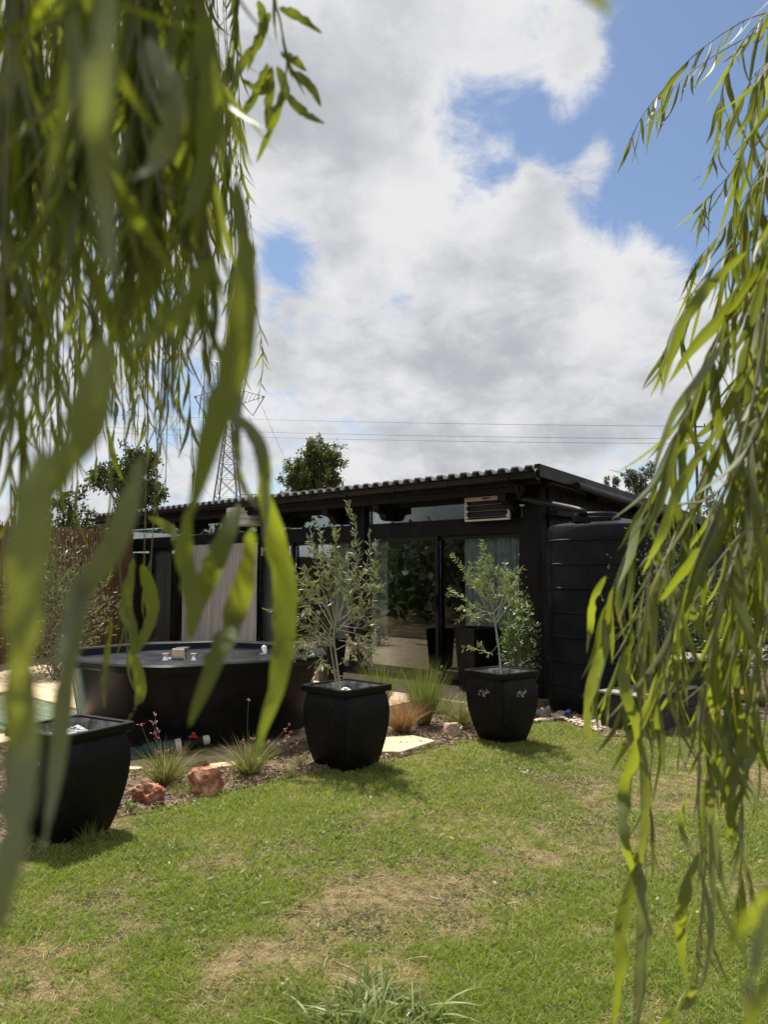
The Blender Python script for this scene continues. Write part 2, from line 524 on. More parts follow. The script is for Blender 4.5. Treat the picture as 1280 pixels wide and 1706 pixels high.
def blades(P, D, L, W, bend=None, segs=3, prof='leaf', side=None, fold=0.0):
    """many leaves at once: base points, directions, lengths, widths, sideways bend; returns points, triangles"""
    P, D = np.asarray(P, float), unit(np.asarray(D, float))
    n = len(P)
    L = np.broadcast_to(np.asarray(L, float), (n,))
    W = np.broadcast_to(np.asarray(W, float), (n,))
    if side is None:
        r = rng.normal(size=(n, 3))
        side = np.cross(D, r)
    S = unit(side)
    N = np.cross(S, D)
    if bend is None: bend = np.zeros((n, 3))
    ts = np.linspace(0, 1, segs + 1)
    if prof == 'leaf': wp = np.sin(np.pi * np.clip(ts, 0, 1) ** .8) ** .8 * .5 + .03
    elif prof == 'petal': wp = np.sin(np.pi * np.clip(ts * .8 + .1, 0, 1)) * .5
    else: wp = (1 - ts ** 1.6) * .5
    V = []
    for i, t in enumerate(ts[:-1]):
        c = P + D * (L * t)[:, None] + bend * (L * t * t)[:, None]
        o = S * (W * wp[i])[:, None]
        up = N * (W * wp[i] * fold)[:, None]
        V += [c - o + up, c + o + up]
    V.append(P + D * L[:, None] + bend * L[:, None])
    k = 2 * segs + 1
    V = np.stack(V, axis=1).reshape(-1, 3)
    tri = []
    for i in range(segs - 1):
        a = 2 * i
        tri += [(a, a + 1, a + 3), (a, a + 3, a + 2)]
    tri.append((2 * segs - 2, 2 * segs - 1, 2 * segs))
    T = (np.arange(n)[:, None, None] * k + np.array(tri)[None]).reshape(-1, 3)
    return V, T, k


def leaf_obj(name, P, D, L, W, mat, parent=None, tint=None, inv=None, **kw):
    V, T, k = blades(P, D, L, W, **kw)
    tint = rng.random(len(P)) if tint is None else tint
    me = np_mesh(name, V, T, mat, {'tint': np.repeat(tint, k)}, inv=inv if inv is not None else (inv_of(parent) if parent is not None else None))
    return link(name, me, parent)


def bez(pts, n):
    """smooth curve through points"""
    pts = [Vector(p) for p in pts]
    if len(pts) == 2:
        return [pts[0].lerp(pts[1], i / n) for i in range(n + 1)]
    out = []
    m = len(pts) - 1
    for i in range(n + 1):
        u = i / n * m
        k = min(int(u), m - 1)
        t = u - k
        p0, p1, p2, p3 = pts[max(k - 1, 0)], pts[k], pts[k + 1], pts[min(k + 2, m)]
        out.append(.5 * ((2 * p1) + (p2 - p0) * t + (2 * p0 - 5 * p1 + 4 * p2 - p3) * t * t + (3 * p1 - p0 - 3 * p2 + p3) * t ** 3))
    return out


# ------------------------------------------------------------------ ground
def inside(poly, X, Y):
    r = np.zeros(len(X), bool)
    n = len(poly)
    for i in range(n):
        x0, y0 = poly[i]
        x1, y1 = poly[(i + 1) % n]
        c = ((y0 > Y) != (y1 > Y)) & (X < (x1 - x0) * (Y - y0) / (y1 - y0 + 1e-12) + x0)
        r ^= c
    return r


edge_px = [(-420, 1475), (-150, 1440), (20, 1412), (110, 1385), (200, 1362), (300, 1345), (400, 1314), (520, 1288), (600, 1279), (650, 1268), (725, 1246), (790, 1235),
           (850, 1226), (885, 1206), (935, 1192), (965, 1208), (1003, 1226), (1060, 1228), (1105, 1216), (1280, 1206), (1600, 1196)]
edge_w = [tuple(gp(*p).xy) for p in edge_px]
lawn_poly = edge_w + [(9, 6), (9, -6), (-6, -6), (-6, 3)]
mb = MB()
n = 24
for (a, b) in ((-400, 400),):
    mb.add([(-400, -300, 0), (400, -300, 0), (400, 700, 0), (-400, 700, 0)], [(0, 1, 2, 3)])
tag(link('ground', to_mesh('ground', mb, 'ground')), kind='structure')

# the house frame: local x runs left along the front, local y points out to the lawn
UX = Vector((-math.sin(R(48.1)), math.cos(R(48.1)), 0))
UN = Vector((-math.cos(R(48.1)), -math.sin(R(48.1)), 0))
p0 = gp(735, 1142)
k = (905 - 640) / F
# slide along the front from the door foot to the corner column
tt = (k * p0.y - p0.x) / (-UX.x - k * -UX.y)
H0 = p0 - UX * tt
HROT = math.atan2(UX.y, UX.x)


def hs(px, py, n=0.0):
    """(s, z) on the house plane at distance n in front of the wall, seen at a photo pixel"""
    d = pdir(px, py)
    o = Vector((0, 0, CH))
    t = (n - (o - H0).dot(UN)) / d.dot(UN)
    p = o + d * t
    return (p - H0).dot(UX), p.z


def hw(s, n, z=0.0):
    return H0 + UX * s + UN * n + Vector((0, 0, z))


def sheet(poly, z, amp, name, mat, step=.032, kind='structure'):
    """uneven ground sheet inside a polygon"""
    xs = [p[0] for p in poly]
    ys = [p[1] for p in poly]
    x0, y0 = min(xs), min(ys)
    nx, ny = int((max(xs) - x0) / step) + 2, int((max(ys) - y0) / step) + 2
    gx, gy = np.meshgrid(x0 + np.arange(nx) * step, y0 + np.arange(ny) * step, indexing='ij')
    ins = inside(poly, gx.ravel() + 1e-5, gy.ravel() + 1e-5).reshape(nx, ny)
    m = MB()
    idx = {}

    def vid(i, j):
        if (i, j) not in idx:
            x, y = gx[i, j], gy[i, j]
            e = ins[max(i - 1, 0):i + 2, max(j - 1, 0):j + 2].all()
            z_ = z + (amp * (.5 + pnoise(Vector((x * 3, y * 3, 1))) + .6 * pnoise(Vector((x * 9, y * 9, 2)))) if e else -.003)
            idx[(i, j)] = len(m.v)
            m.v.append((x, y, max(z_, .003 if e else z_)))
        return idx[(i, j)]
    for i in range(nx - 1):
        for j in range(ny - 1):
            if ins[i, j] or ins[i + 1, j + 1]:
                m.f.append((vid(i, j), vid(i + 1, j), vid(i + 1, j + 1), vid(i, j + 1)))
    o = link(name, to_mesh(name, m, mat, 180))
    return tag(o, kind=kind)


bed_poly = edge_w[0:14] + [tuple(hw(-.35, 0.6).xy), tuple(hw(0.1, .95).xy), tuple(hw(0.95, .97).xy), tuple(hw(.95, 2.52).xy), tuple(hw(.42, 2.55).xy), tuple(hw(.42, 5.05).xy), tuple(hw(2.4, 5.05).xy), tuple(hw(3.2, 7.2).xy)]
sheet(bed_poly, .012, .03, 'garden_bed', 'bed')
bed2 = edge_w[15:] + [(9, 12), (5, 12.2), tuple(hw(-.2, -2.0).xy), tuple(hw(-.2, .2).xy)]
sheet(bed2, .012, .03, 'garden_bed', 'bed', .045)


def chips(poly, n, name, mat, size, label):
    xs = [p[0] for p in poly]
    ys = [p[1] for p in poly]
    X = rng.uniform(min(xs), max(xs), n * 4)
    Y = rng.uniform(max(min(ys), 2.5), max(ys), n * 4)
    ok = inside(poly, X, Y) & (np.abs(X / Y) < .6)
    X, Y = X[ok][:n], Y[ok][:n]
    k = len(X)
    P = np.stack([X, Y, rng.uniform(.012, .045, k)], 1)
    D = np.stack([rng.normal(size=k), rng.normal(size=k), rng.normal(size=k) * .25], 1)
    o = leaf_obj(name, P, D, rng.uniform(.3, 1.5, k) ** 1.6 * size, rng.uniform(.15, .45, k) * size, mat, segs=2)
    return tag(o, label, name.replace('_', ' '), kind='stuff')


chips(bed_poly, 34000, 'mulch', 'mulch', .035, 'brown bark mulch scattered over the planting bed beside the deck')
chips(bed2, 10000, 'mulch', 'mulch', .04, 'bark mulch and dry leaves on the bed beside the water tank')

# lawn: dry patches and lush patches seen in the photograph, as places on the ground
dry_spots = [(620, 1500, .50, .8), (560, 1480, .35, .7), (800, 1530, .35, .7), (130, 1660, .26, .6), (380, 1600, .24, .6), (700, 1440, .4, .5), (1240, 1290, .6, .8), (1090, 1400, .4, .7),
             (860, 1430, .3, .4), (690, 1600, .25, .5), (1000, 1620, .12, .6), (200, 1530, .3, .25), (350, 1440, .3, .4), (930, 1300, .5, .35), (40, 1600, .3, .35), (820, 1310, .25, .4),
             (520, 1560, .3, .6), (600, 1640, .2, .5), (250, 1690, .2, .4), (480, 1400, .25, .35)]
lush_spots = [(420, 1345, .4, .8), (640, 1300, .45, .9), (900, 1225, .5, 1.0), (800, 1250, .4, .8), (900, 1580, .35, .7), (760, 1650, .3, .7), (1000, 1480, .3, .4), (430, 1480, .3, .5),
              (130, 1620, .15, .6), (60, 1480, .3, .7), (1050, 1600, .3, .6), (560, 1320, .3, .7), (330, 1370, .3, .6), (200, 1420, .25, .5), (720, 1280, .4, .7), (500, 1690, .3, .5)]


def vnoise(X, Y, f, seed):
    """value noise, vectorised"""
    r = np.random.default_rng(seed)
    g = r.random((64, 64))
    x, y = X * f, Y * f
    i, j = np.floor(x).astype(int), np.floor(y).astype(int)
    u, v = x - i, y - j
    u, v = u * u * (3 - 2 * u), v * v * (3 - 2 * v)
    a, b, c, d = g[i % 64, j % 64], g[(i + 1) % 64, j % 64], g[i % 64, (j + 1) % 64], g[(i + 1) % 64, (j + 1) % 64]
    return (a * (1 - u) + b * u) * (1 - v) + (c * (1 - u) + d * u) * v


def spots(X, Y, lst):
    o = np.zeros(len(X))
    for px, py, r, a in lst:
        g = gp(px, py)
        o += a * np.exp(-((X - g.x) ** 2 + ((Y - g.y) * .8) ** 2) / (r * r) * 1.3)
    return o


def lawn():
    n = 630000
    # nearer ground gets more blades per square metre
    u = rng.random(n)
    y0, y1, q = 2.2, 11.0, 1.15
    Y = (y0 ** (1 - q) + u * (y1 ** (1 - q) - y0 ** (1 - q))) ** (1 / (1 - q))
    X = np.where(rng.random(n) < .84, rng.uniform(-.57, .57, n), rng.choice([-1, 1], n) * rng.uniform(.57, .95, n)) * Y
    ok = inside(lawn_poly, X + rng.normal(0, .04, n) + .10 * (vnoise(X, Y, 4.0, 21) - .5), Y + rng.normal(0, .06, n) + .16 * (vnoise(X, Y, 4.0, 22) - .5))
    X, Y = X[ok], Y[ok]
    nz = .45 * vnoise(X, Y, 2.2, 1) + .3 * vnoise(X, Y, 6.5, 2) + .25 * vnoise(X, Y, 19, 3)
    dry = np.clip((nz - .47) * 3.4 + .04 + spots(X, Y, dry_spots) * .8 - spots(X, Y, lush_spots) * .9, 0, 1)
    ok = rng.random(len(X)) > .55 * dry ** 1.5
    # blades stand in little tufts: pull them towards tuft centres
    X, Y, dry, nz = X[ok], Y[ok], dry[ok], nz[ok]
    n = len(X)
    cs = .028
    ix, iy = np.round(X / cs), np.round(Y / cs)
    hx = np.modf(np.abs(np.sin(ix * 12.9898 + iy * 78.233) * 43758.5453))[0]
    hy = np.modf(np.abs(np.sin(ix * 39.346 + iy * 11.135) * 24634.6345))[0]
    X += ((ix + hx - .5) * cs - X) * .5
    Y += ((iy + hy - .5) * cs - Y) * .5
    lush = np.clip(spots(X, Y, lush_spots), 0, 1.2)
    cl = vnoise(X, Y, 11, 5)
    L = (.017 + .018 * rng.random(n) + .012 * hx + .022 * lush * rng.random(n) + .034 * np.clip(cl - .5, 0, 1) + .014 * (vnoise(X, Y, 26, 31) - .4)) * (1 - .3 * dry)
    L = np.maximum(L, .010)
    ed = np.full(n, 9.0)
    for (ax, ay), (bx, by) in zip(edge_w, edge_w[1:]):
        tq = np.clip(((X - ax) * (bx - ax) + (Y - ay) * (by - ay)) / ((bx - ax) ** 2 + (by - ay) ** 2), 0, 1)
        ed = np.minimum(ed, np.hypot(X - ax - tq * (bx - ax), Y - ay - tq * (by - ay)))
    L += .040 * np.exp(-ed / .13) * rng.random(n) * (.35 + vnoise(X, Y, 5.0, 9))
    tall = rng.random(n) < .012
    L[tall] *= rng.uniform(1.4, 2.4, tall.sum())
    W = rng.uniform(.0024, .0048, n) * (.66 + .08 * Y) * (1 - .25 * dry)
    lean = rng.uniform(.08, .85, n) * (1 + 2.2 * dry * rng.random(n))
    an = rng.uniform(0, 2 * np.pi, n)
    D = np.stack([np.cos(an) * lean, np.sin(an) * lean, np.ones(n)], 1)
    bend = np.stack([np.cos(an) * .35, np.sin(an) * .35, -.15 - .25 * rng.random(n)], 1)
    P = np.stack([X, Y, np.full(n, -.002)], 1)
    V, T, k = blades(P, D, L, W, bend=bend, segs=2, prof='grass')
    V[:, 2] = np.maximum(V[:, 2], -.004 + .004 * rng.random(len(V)))
    dv = np.clip((dry - .50) * 1.15 + rng.normal(0, .34, n), 0, 1)
    dv = np.where(rng.random(n) < .10, np.maximum(dv, .8), dv)
    me = np_mesh('grass', V, T, 'lawn_blade', {'tint': np.repeat(np.clip(.6 * rng.random(n) + .2 * hy + .35 * (1 - lush) * nz, 0, .99), k), 'dry': np.repeat(dv, k)})
    return tag(link('grass', me), 'short patchy lawn grass with green and straw-dry areas', 'grass', kind='stuff')


lawn()

# fallen straw on the lawn
k = 900
Y = rng.uniform(2.3, 6.0, k)
X = rng.uniform(-.55, .55, k) * Y
dr = spots(X, Y, dry_spots)
ok = inside(lawn_poly, X, Y) & (rng.random(k) < .15 + dr)
X, Y = X[ok], Y[ok]
k = len(X)
tag(leaf_obj('straw', np.stack([X, Y, rng.uniform(.012, .03, k)], 1), np.stack([rng.normal(size=k), rng.normal(size=k), rng.normal(size=k) * .12], 1),
             rng.uniform(.03, .11, k), rng.uniform(.0015, .0032, k), 'grass_plume', segs=3, prof='grass', bend=rng.normal(size=(k, 3)) * (.25, .25, .03)),
    'dry straw stems lying on the bare patches of lawn', 'straw', kind='stuff')

k = 260
Y = rng.uniform(2.4, 7.0, k)
X = rng.uniform(-.5, .5, k) * Y
ok = inside(lawn_poly, X, Y)
X, Y = X[ok], Y[ok]
k = len(X)
tag(leaf_obj('fallen_leaves', np.stack([X, Y, rng.uniform(.018, .035, k)], 1), np.stack([rng.normal(size=k), rng.normal(size=k), rng.normal(size=k) * .25], 1),
             rng.uniform(.035, .075, k), rng.uniform(.007, .012, k), 'grass_olive', segs=4, bend=rng.normal(size=(k, 3)) * (.2, .2, .1)),
    'fallen willow leaves lying on the lawn', 'leaves', kind='stuff')
k = 2600
cx_, cy_ = rng.uniform(-.5, .5, 60), rng.uniform(2.5, 6.5, 60)
i_ = rng.integers(0, 60, k)
X, Y = cx_[i_] * cy_[i_] + rng.normal(0, .07, k), cy_[i_] + rng.normal(0, .09, k)
ok = inside(lawn_poly, X, Y)
X, Y = X[ok], Y[ok]
k = len(X)
an = rng.uniform(0, 6.28, k)
tag(leaf_obj('lawn_weeds', np.stack([X, Y, rng.uniform(.008, .022, k)], 1), np.stack([np.cos(an), np.sin(an), rng.uniform(.2, .9, k)], 1),
             rng.uniform(.014, .034, k), rng.uniform(.008, .014, k), 'shrub_light', segs=3, fold=.2), 'small broad leafed weeds spread through the lawn', 'weeds', kind='stuff')

k = 9000
cx_, cy_ = rng.uniform(-.5, .5, 230), 2.3 + 6.0 * rng.random(230) ** 1.3
cr_ = rng.uniform(.02, .07, 230)
i_ = rng.integers(0, 230, k)
X, Y = cx_[i_] * cy_[i_] + rng.normal(0, 1, k) * cr_[i_], cy_[i_] + rng.normal(0, 1, k) * cr_[i_] * 1.2
ok = inside(lawn_poly, X, Y) & (spots(X, Y, dry_spots) < .75)
X, Y, i_ = X[ok], Y[ok], i_[ok]
k = len(X)
an = rng.uniform(0, 6.28, k)
ln_ = rng.uniform(.15, .9, k)
tag(leaf_obj('grass_clumps', np.stack([X, Y, np.zeros(k)], 1), np.stack([np.cos(an) * ln_, np.sin(an) * ln_, np.ones(k)], 1), rng.uniform(.03, .065, k) * (.7 + .5 * rng.random(230)[i_]),
             rng.uniform(.0026, .0045, k), 'lawn_coarse', segs=3, prof='grass', bend=np.stack([np.cos(an) * .4, np.sin(an) * .4, -.3 * np.ones(k)], 1), tint=np.clip(.7 * rng.random(230)[i_] + .3 * rng.random(k), 0, .99)),
    'coarser darker grass clumps standing out of the lawn', 'grass', kind='stuff')
xs_, ys_ = [p[0] for p in bed_poly], [p[1] for p in bed_poly]
k = 9000
X, Y = rng.uniform(min(xs_), max(xs_), k), rng.uniform(min(ys_), max(ys_), k)
ok = inside(bed_poly, X, Y) & (vnoise(X, Y, 3.5, 41) > .55)
X, Y = X[ok], Y[ok]
k = len(X)
an = rng.uniform(0, 6.28, k)
tag(leaf_obj('undergrowth', np.stack([X, Y, np.full(k, .012)], 1), np.stack([np.cos(an) * .7, np.sin(an) * .7, np.ones(k)], 1), rng.uniform(.03, .11, k), rng.uniform(.002, .0045, k), 'grass_olive',
             segs=3, prof='grass', bend=np.stack([np.cos(an) * .4, np.sin(an) * .4, -.4 * np.ones(k)], 1)), 'thin seedling grass scattered over the planting bed', 'undergrowth', kind='stuff')

# gravel strip by the tank
gpoly = [tuple(gp(*p).xy) for p in ((880, 1207), (935, 1189), (1010, 1193), (1030, 1212), (1000, 1222), (965, 1212), (935, 1200))]
gravel = MB()
xs, ys = [p[0] for p in gpoly], [p[1] for p in gpoly]
c = 0
while c < 420:
    x, y = random.uniform(min(xs), max(xs)), random.uniform(min(ys), max(ys))
    if inside(gpoly, np.array([x]), np.array([y]))[0]:
        r = random.uniform(.012, .028)
        gravel.blob((x, y, r * .5 + .01), (r * random.uniform(.8, 1.4), r, r * .7), c, .25, 1)
        c += 1
tag(link('gravel', to_mesh('gravel', gravel, 'gravel', 60)), 'strip of pale gravel between the lawn and the water tank', 'gravel', kind='stuff')

# ------------------------------------------------------------------ house
HOUSE_L, HOUSE_D = 10.2, 10.6
house = thing('garden_cabin', 'low black timber cabin with glass sliding doors and corrugated roof behind the olive pots', 'cabin', H0, HROT)


def B(s0, s1, n0, n1, z0, z1, m=None):
    return (m or MB()).box((min(s0, s1), min(n0, n1), min(z0, z1)), (max(s0, s1), max(n0, n1), max(z0, z1)))


OV = .42                                        # eave overhang
s_r = hs(897, 788, OV)[0]                       # right end of the gutter
z_gut = hs(760, 802, OV)[1]                     # lip of the gutter
s_cp = hs(869, 900)[0]                          # inner edge of the corner column
s_st = hs(728, 900)[0]
s_d0 = hs(612, 900)[0]                          # left edge of the first doorway
s_p1 = hs(587, 900)[0]                          # left edge of the pier
s_b2 = hs(487, 950)[0]
s_b3 = hs(432, 950)[0]
s_b4 = hs(296, 950)[0]
s_end = hs(207, 950)[0]
z_door = hs(735, 893)[1]
z_lin = hs(700, 871)[1]                         # top of the lintel
z_cle = hs(700, 842)[1]                         # top of the clerestory glass
z_wall = z_gut - .06
FL = .035                                       # floor level

part('corner_column', B(.0, s_cp, -.12, .03, 0, z_wall), 'black_timber', house, bevel=.006)
part('pier', B(s_d0, s_p1, -.12, .06, 0, z_wall), 'black_timber', house, bevel=.006)
part('post', B(s_end, s_end + .16, -.14, .05, 0, z_wall), 'black_timber', house, bevel=.006)
part('post', B(s_b4 - .07, s_b4 + .07, -.13, .02, 0, z_door), 'black_timber', house, bevel=.006)
part('lintel', B(s_cp, s_d0, -.10, .012, z_door, z_lin), 'black_timber', house, bevel=.005)
part('lintel', B(s_p1, s_end, -.10, .012, z_door, z_lin), 'black_timber', house, bevel=.005)
part('eave_beam', B(s_cp, s_d0, -.11, .02, z_cle, z_wall), 'black_timber', house, bevel=.005)
part('eave_beam', B(s_p1, s_end, -.11, .02, z_cle, z_wall), 'black_timber', house, bevel=.005)
part('purlin', B(.08, HOUSE_L + .3, OV - .16, OV - .07, z_gut - .20, z_gut - .09), 'black_timber', house, bevel=.005)
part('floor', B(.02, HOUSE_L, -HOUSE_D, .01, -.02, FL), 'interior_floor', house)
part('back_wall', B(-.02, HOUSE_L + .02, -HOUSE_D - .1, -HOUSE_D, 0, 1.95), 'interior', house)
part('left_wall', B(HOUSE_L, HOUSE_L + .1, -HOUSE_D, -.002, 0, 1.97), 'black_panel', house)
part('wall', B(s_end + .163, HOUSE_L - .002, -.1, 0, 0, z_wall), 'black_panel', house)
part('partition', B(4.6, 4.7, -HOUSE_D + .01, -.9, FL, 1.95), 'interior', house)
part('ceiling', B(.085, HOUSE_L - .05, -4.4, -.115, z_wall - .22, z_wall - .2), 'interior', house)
# side wall of black boards, each its own board
bw = .30
kbd = 0
x = -.13
while x > -HOUSE_D:
    part('board', B(-.0 - .024 - random.uniform(0, .004), -.0 - .001, x - bw + .008, x, .02, z_wall - .05 + x * .055), 'black_panel', house, bevel=.004)
    x -= bw
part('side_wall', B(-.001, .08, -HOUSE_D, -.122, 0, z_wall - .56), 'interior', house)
part('gable_beam', B(-.20, -.08, -4.6, -.02, z_wall - .42, z_wall - .35), 'black_timber', house, bevel=.005)

# roof: trapezoid corrugated sheet falling gently to the back
wave, rh, SL = .19, .048, -.055
rm = MB()
prof = []
s = s_r - .03
while s < HOUSE_L + .55:
    prof += [(s, 0), (s + wave * .30, 0), (s + wave * .42, rh), (s + wave * .88, rh)]
    s += wave
nb = len(prof)
z_r = z_gut + .045
rows = [OV + .06, -HOUSE_D - .4]
vs = []
for dz in (0, -.016):
    for yv in rows:
        vs += [(a, yv, z_r + b + dz + (yv - OV) * -SL) for a, b in prof]
fs = []
for i in range(nb - 1):
    fs.append((i, i + 1, nb + i + 1, nb + i))
    fs.append((2 * nb + i + 1, 2 * nb + i, 3 * nb + i, 3 * nb + i + 1))
    fs.append((i + 1, i, 2 * nb + i, 2 * nb + i + 1))
    fs.append((nb + i, nb + i + 1, 3 * nb + i + 1, 3 * nb + i))
fs.append((0, nb, 3 * nb, 2 * nb))
rm.add(vs, fs)
part('roof', rm, 'roof', house)
part('fascia', B(s_r, HOUSE_L + .5, OV - .055, OV - .03, z_gut - .12, z_gut + .03), 'black_timber', house, bevel=.003)
# barge flashing and rafter along the right edge
bg_m = MB()
for (a0, a1, z0, z1) in ((s_r - .05, s_r + .02, -.10, .055),):
    for (y0, y1) in ((OV + .05, -HOUSE_D - .4),):
        za, zb = z_r + (y0 - OV) * -SL, z_r + (y1 - OV) * -SL
        bg_m.add([(a0, y0, za + z0), (a1, y0, za + z0), (a1, y0, za + z1), (a0, y0, za + z1), (a0, y1, zb + z0), (a1, y1, zb + z0), (a1, y1, zb + z1), (a0, y1, zb + z1)],
                 [(0, 1, 2, 3), (5, 4, 7, 6), (0, 4, 5, 1), (1, 5, 6, 2), (2, 6, 7, 3), (3, 7, 4, 0)])
part('barge_board', bg_m, 'black_metal', house, bevel=.004)
for yv in (.1, -1.2, -2.6, -4.0, -5.4, -6.8, -8.2, -9.6):
    part('purlin_end', B(s_r + .03, -.02, yv - .045, yv + .045, z_r - .15 + (yv - OV) * -SL, z_r - .012 + (yv - OV) * -SL), 'black_timber', house, bevel=.004)
# side gutter under the verge
ga, gb = -.35, -3.2
sg = MB()
sg.tube([(s_r - .10, ga, z_r - .10 + (ga - OV) * -SL), (s_r - .10, gb, z_r - .11 + (gb - OV) * -SL)], .055, 10)
part('side_gutter', sg, 'black_metal', house, 50)

# front gutter: a half-round channel with brackets
gm = MB()
prof = [(math.cos(a) * .062, math.sin(a) * .062) for a in [math.pi + math.pi * i / 8 for i in range(9)]]
prof += [(.062, .012), (.055, .012)] + [(math.cos(a) * .055, math.sin(a) * .055) for a in [math.pi * 2 - math.pi * i / 8 for i in range(9)]] + [(-.055, .012), (-.062, .012)]
cy, cz = OV + .035, z_gut - .012
gm.loft([[(s_r - .01, cy + a, cz + b) for a, b in prof], [(HOUSE_L + .52, cy + a, cz + b) for a, b in prof]])
gut = part('gutter', gm, 'black_metal', house, 40)
for i in range(12):
    s = s_r + .35 + i * .92
    part('bracket', MB().tube([(s, cy + math.cos(a) * .066, cz + math.sin(a) * .066) for a in [math.pi * (1 + j / 6) for j in range(7)]], .008, 5), 'black_metal', gut, 60)
part('end_cap', MB().tube([(s_r - .02, cy, cz - .012), (s_r - .008, cy, cz - .012)], .068, 14), 'black_metal', gut, 50)

# carved rafter tails under the eave
for (px, py) in ((846, 815), (636, 850), (552, 848), (470, 860), (380, 870), (300, 878)):
    s = hs(px, py, .2)[0]
    t = MB()
    pr = [(-.02, z_gut - .20), (-.02, z_gut - .42), (.10, z_gut - .42), (.15, z_gut - .405), (.18, z_gut - .37), (.20, z_gut - .33), (.25, z_gut - .31), (OV - .08, z_gut - .30), (OV - .08, z_gut - .202)]
    t.loft([[(s - .06, a, b) for a, b in pr], [(s + .06, a, b) for a, b in pr]])
    part('rafter_tail', t, 'black_timber', house, bevel=.005)


def window(s0, s1, z0, z1, fw=.035, nfr=-.05, mull=()):
    f = MB()
    B(s0, s1, nfr - .03, nfr + .03, z0, z0 + fw, f)
    B(s0, s1, nfr - .03, nfr + .03, z1 - fw, z1, f)
    B(s0, s0 + fw, nfr - .03, nfr + .03, z0 + fw, z1 - fw, f)
    B(s1 - fw, s1, nfr - .03, nfr + .03, z0 + fw, z1 - fw, f)
    fr = part('window', f, 'black_metal', house)
    xs = [s0 + fw] + list(mull) + [s1 - fw]
    for a, b in zip(xs, xs[1:]):
        part('pane', B(a + .003, b - .003, nfr - .004, nfr + .004, z0 + fw + .001, z1 - fw - .001), 'glass', fr)


s_m1 = hs(723, 850)[0]
window(s_cp + .002, s_d0 - .002, z_lin + .002, z_cle - .002, .02, -.03, (s_m1,))
window(s_p1 + .002, s_b3 - .05, z_lin + .002, z_cle - .002, .02, -.03, (hs(481, 880)[0],))
window(s_b3 + .05, s_end - .002, z_lin + .002, z_cle - .002, .02, -.03, (s_b4,))


def door(s0, s1, nn, fw=.05, handle=None):
    f = MB()
    z0, z1 = FL + .002, z_door - .002
    B(s0, s1, nn - .022, nn + .022, z0, z0 + fw * 1.3, f)
    B(s0, s1, nn - .022, nn + .022, z1 - fw, z1, f)
    B(s0, s0 + fw, nn - .022, nn + .022, z0 + fw * 1.3, z1 - fw, f)
    B(s1 - fw, s1, nn - .022, nn + .022, z0 + fw * 1.3, z1 - fw, f)
    d = part('sliding_door', f, 'black_metal', house)
    part('pane', B(s0 + fw + .001, s1 - fw - .001, nn - .004, nn + .004, z0 + fw * 1.3 + .001, z1 - fw - .001), 'glass', d)
    if handle is not None:
        part('handle', B(handle - .012, handle + .012, nn + .022, nn + .05, 1.0, 1.22), 'black_metal', d)


door(s_cp + .002, s_st + .03, -.055, handle=s_st)
door(s_st - .03, s_d0 - .002, -.005, handle=s_st + .0)
part('door_track', B(s_cp, s_d0, -.09, .06, .0, FL + .001), 'black_metal', house)
door(s_p1 + .002, s_b2 + .03, -.055)
door(s_b2 - .03, s_b3 + .04, -.005, handle=s_b2)
sm = (s_b3 + s_b4) / 2
door(s_b3 + .045, sm + .03, -.055)
door(sm - .03, s_b4 - .072, -.005)
door(s_b4 + .072, (s_b4 + s_end) / 2 + .03, -.055)
door((s_b4 + s_end) / 2 - .03, s_end - .002, -.005)
part('door_track', B(s_p1, s_end, -.09, .06, .0, FL + .001), 'black_metal', house)


def curtain(s0, s1, nn, mat, z1=None, label=None, n=9):
    m = MB()
    k = n * 6
    z1 = z1 or z_door + .02
    zs = [FL + .02, .8, 1.5, z1]
    ph = random.uniform(0, 6)
    vs = []
    for zi, z in enumerate(zs):
        for i in range(k + 1):
            u = i / k
            a = (.030 + .01 * math.sin(i * .7)) * (1 - .35 * zi / 3)
            vs.append((s0 + (s1 - s0) * u + .012 * math.sin(u * 31 + z), nn + a * math.sin(u * n * 2 * math.pi + ph + .25 * math.sin(z * 2 + u * 9)), z))
    fs = [(r * (k + 1) + i, r * (k + 1) + i + 1, (r + 1) * (k + 1) + i + 1, (r + 1) * (k + 1) + i) for r in range(3) for i in range(k)]
    m.add(vs, fs)
    o = link('curtain', to_mesh('curtain', m, mat, 180))
    o.matrix_world = ROOTM[house.name]
    tag(o, label, 'curtain', 'curtains hanging at the cabin doors')
    return o


curtain(hs(868, 950, -.15)[0], hs(778, 950, -.15)[0], -.15, 'curtain', label='wide grey curtain gathered at the right end of the glass door nearest the tank', n=11)
curtain(hs(648, 950, -.15)[0], hs(616, 950, -.15)[0], -.15, 'curtain', label='narrow grey curtain at the left end of the glass door beside the pier', n=4)
curtain(hs(585, 950, -.15)[0], hs(555, 950, -.15)[0], -.15, 'curtain', label='narrow grey curtain behind the taller potted olive tree', n=4)
curtain(hs(480, 950, -.15)[0], hs(436, 950, -.15)[0], -.15, 'curtain', label='grey curtain at the left of the middle sliding door', n=6)
curtain(hs(430, 950, .12)[0], hs(368, 950, .12)[0], .12, 'curtain_white', label='white curtain under the ribbed vent box behind the tub tap', n=5)
curtain(hs(365, 950, .12)[0], hs(303, 950, .12)[0], .12, 'curtain_white', label='white curtain beside the dark glass at the left of the cabin', n=5)
curtain(hs(286, 950, -.15)[0], hs(255, 950, -.15)[0], -.15, 'curtain', label='dim grey curtain in the leftmost glass door', n=5)
shelf = MB()
B(hs(745, 935)[0] - .4, hs(690, 930)[0] + .3, -2.4, -2.2, 1.62, 1.645, shelf)
ws = solo('wall_shelf', MB().add([hw(*p) for p in shelf.v], shelf.f), 'wood_shelf', 'thin pale wooden shelf seen through the right glass door', 'shelf', hw(2, -2.3, 1.6))

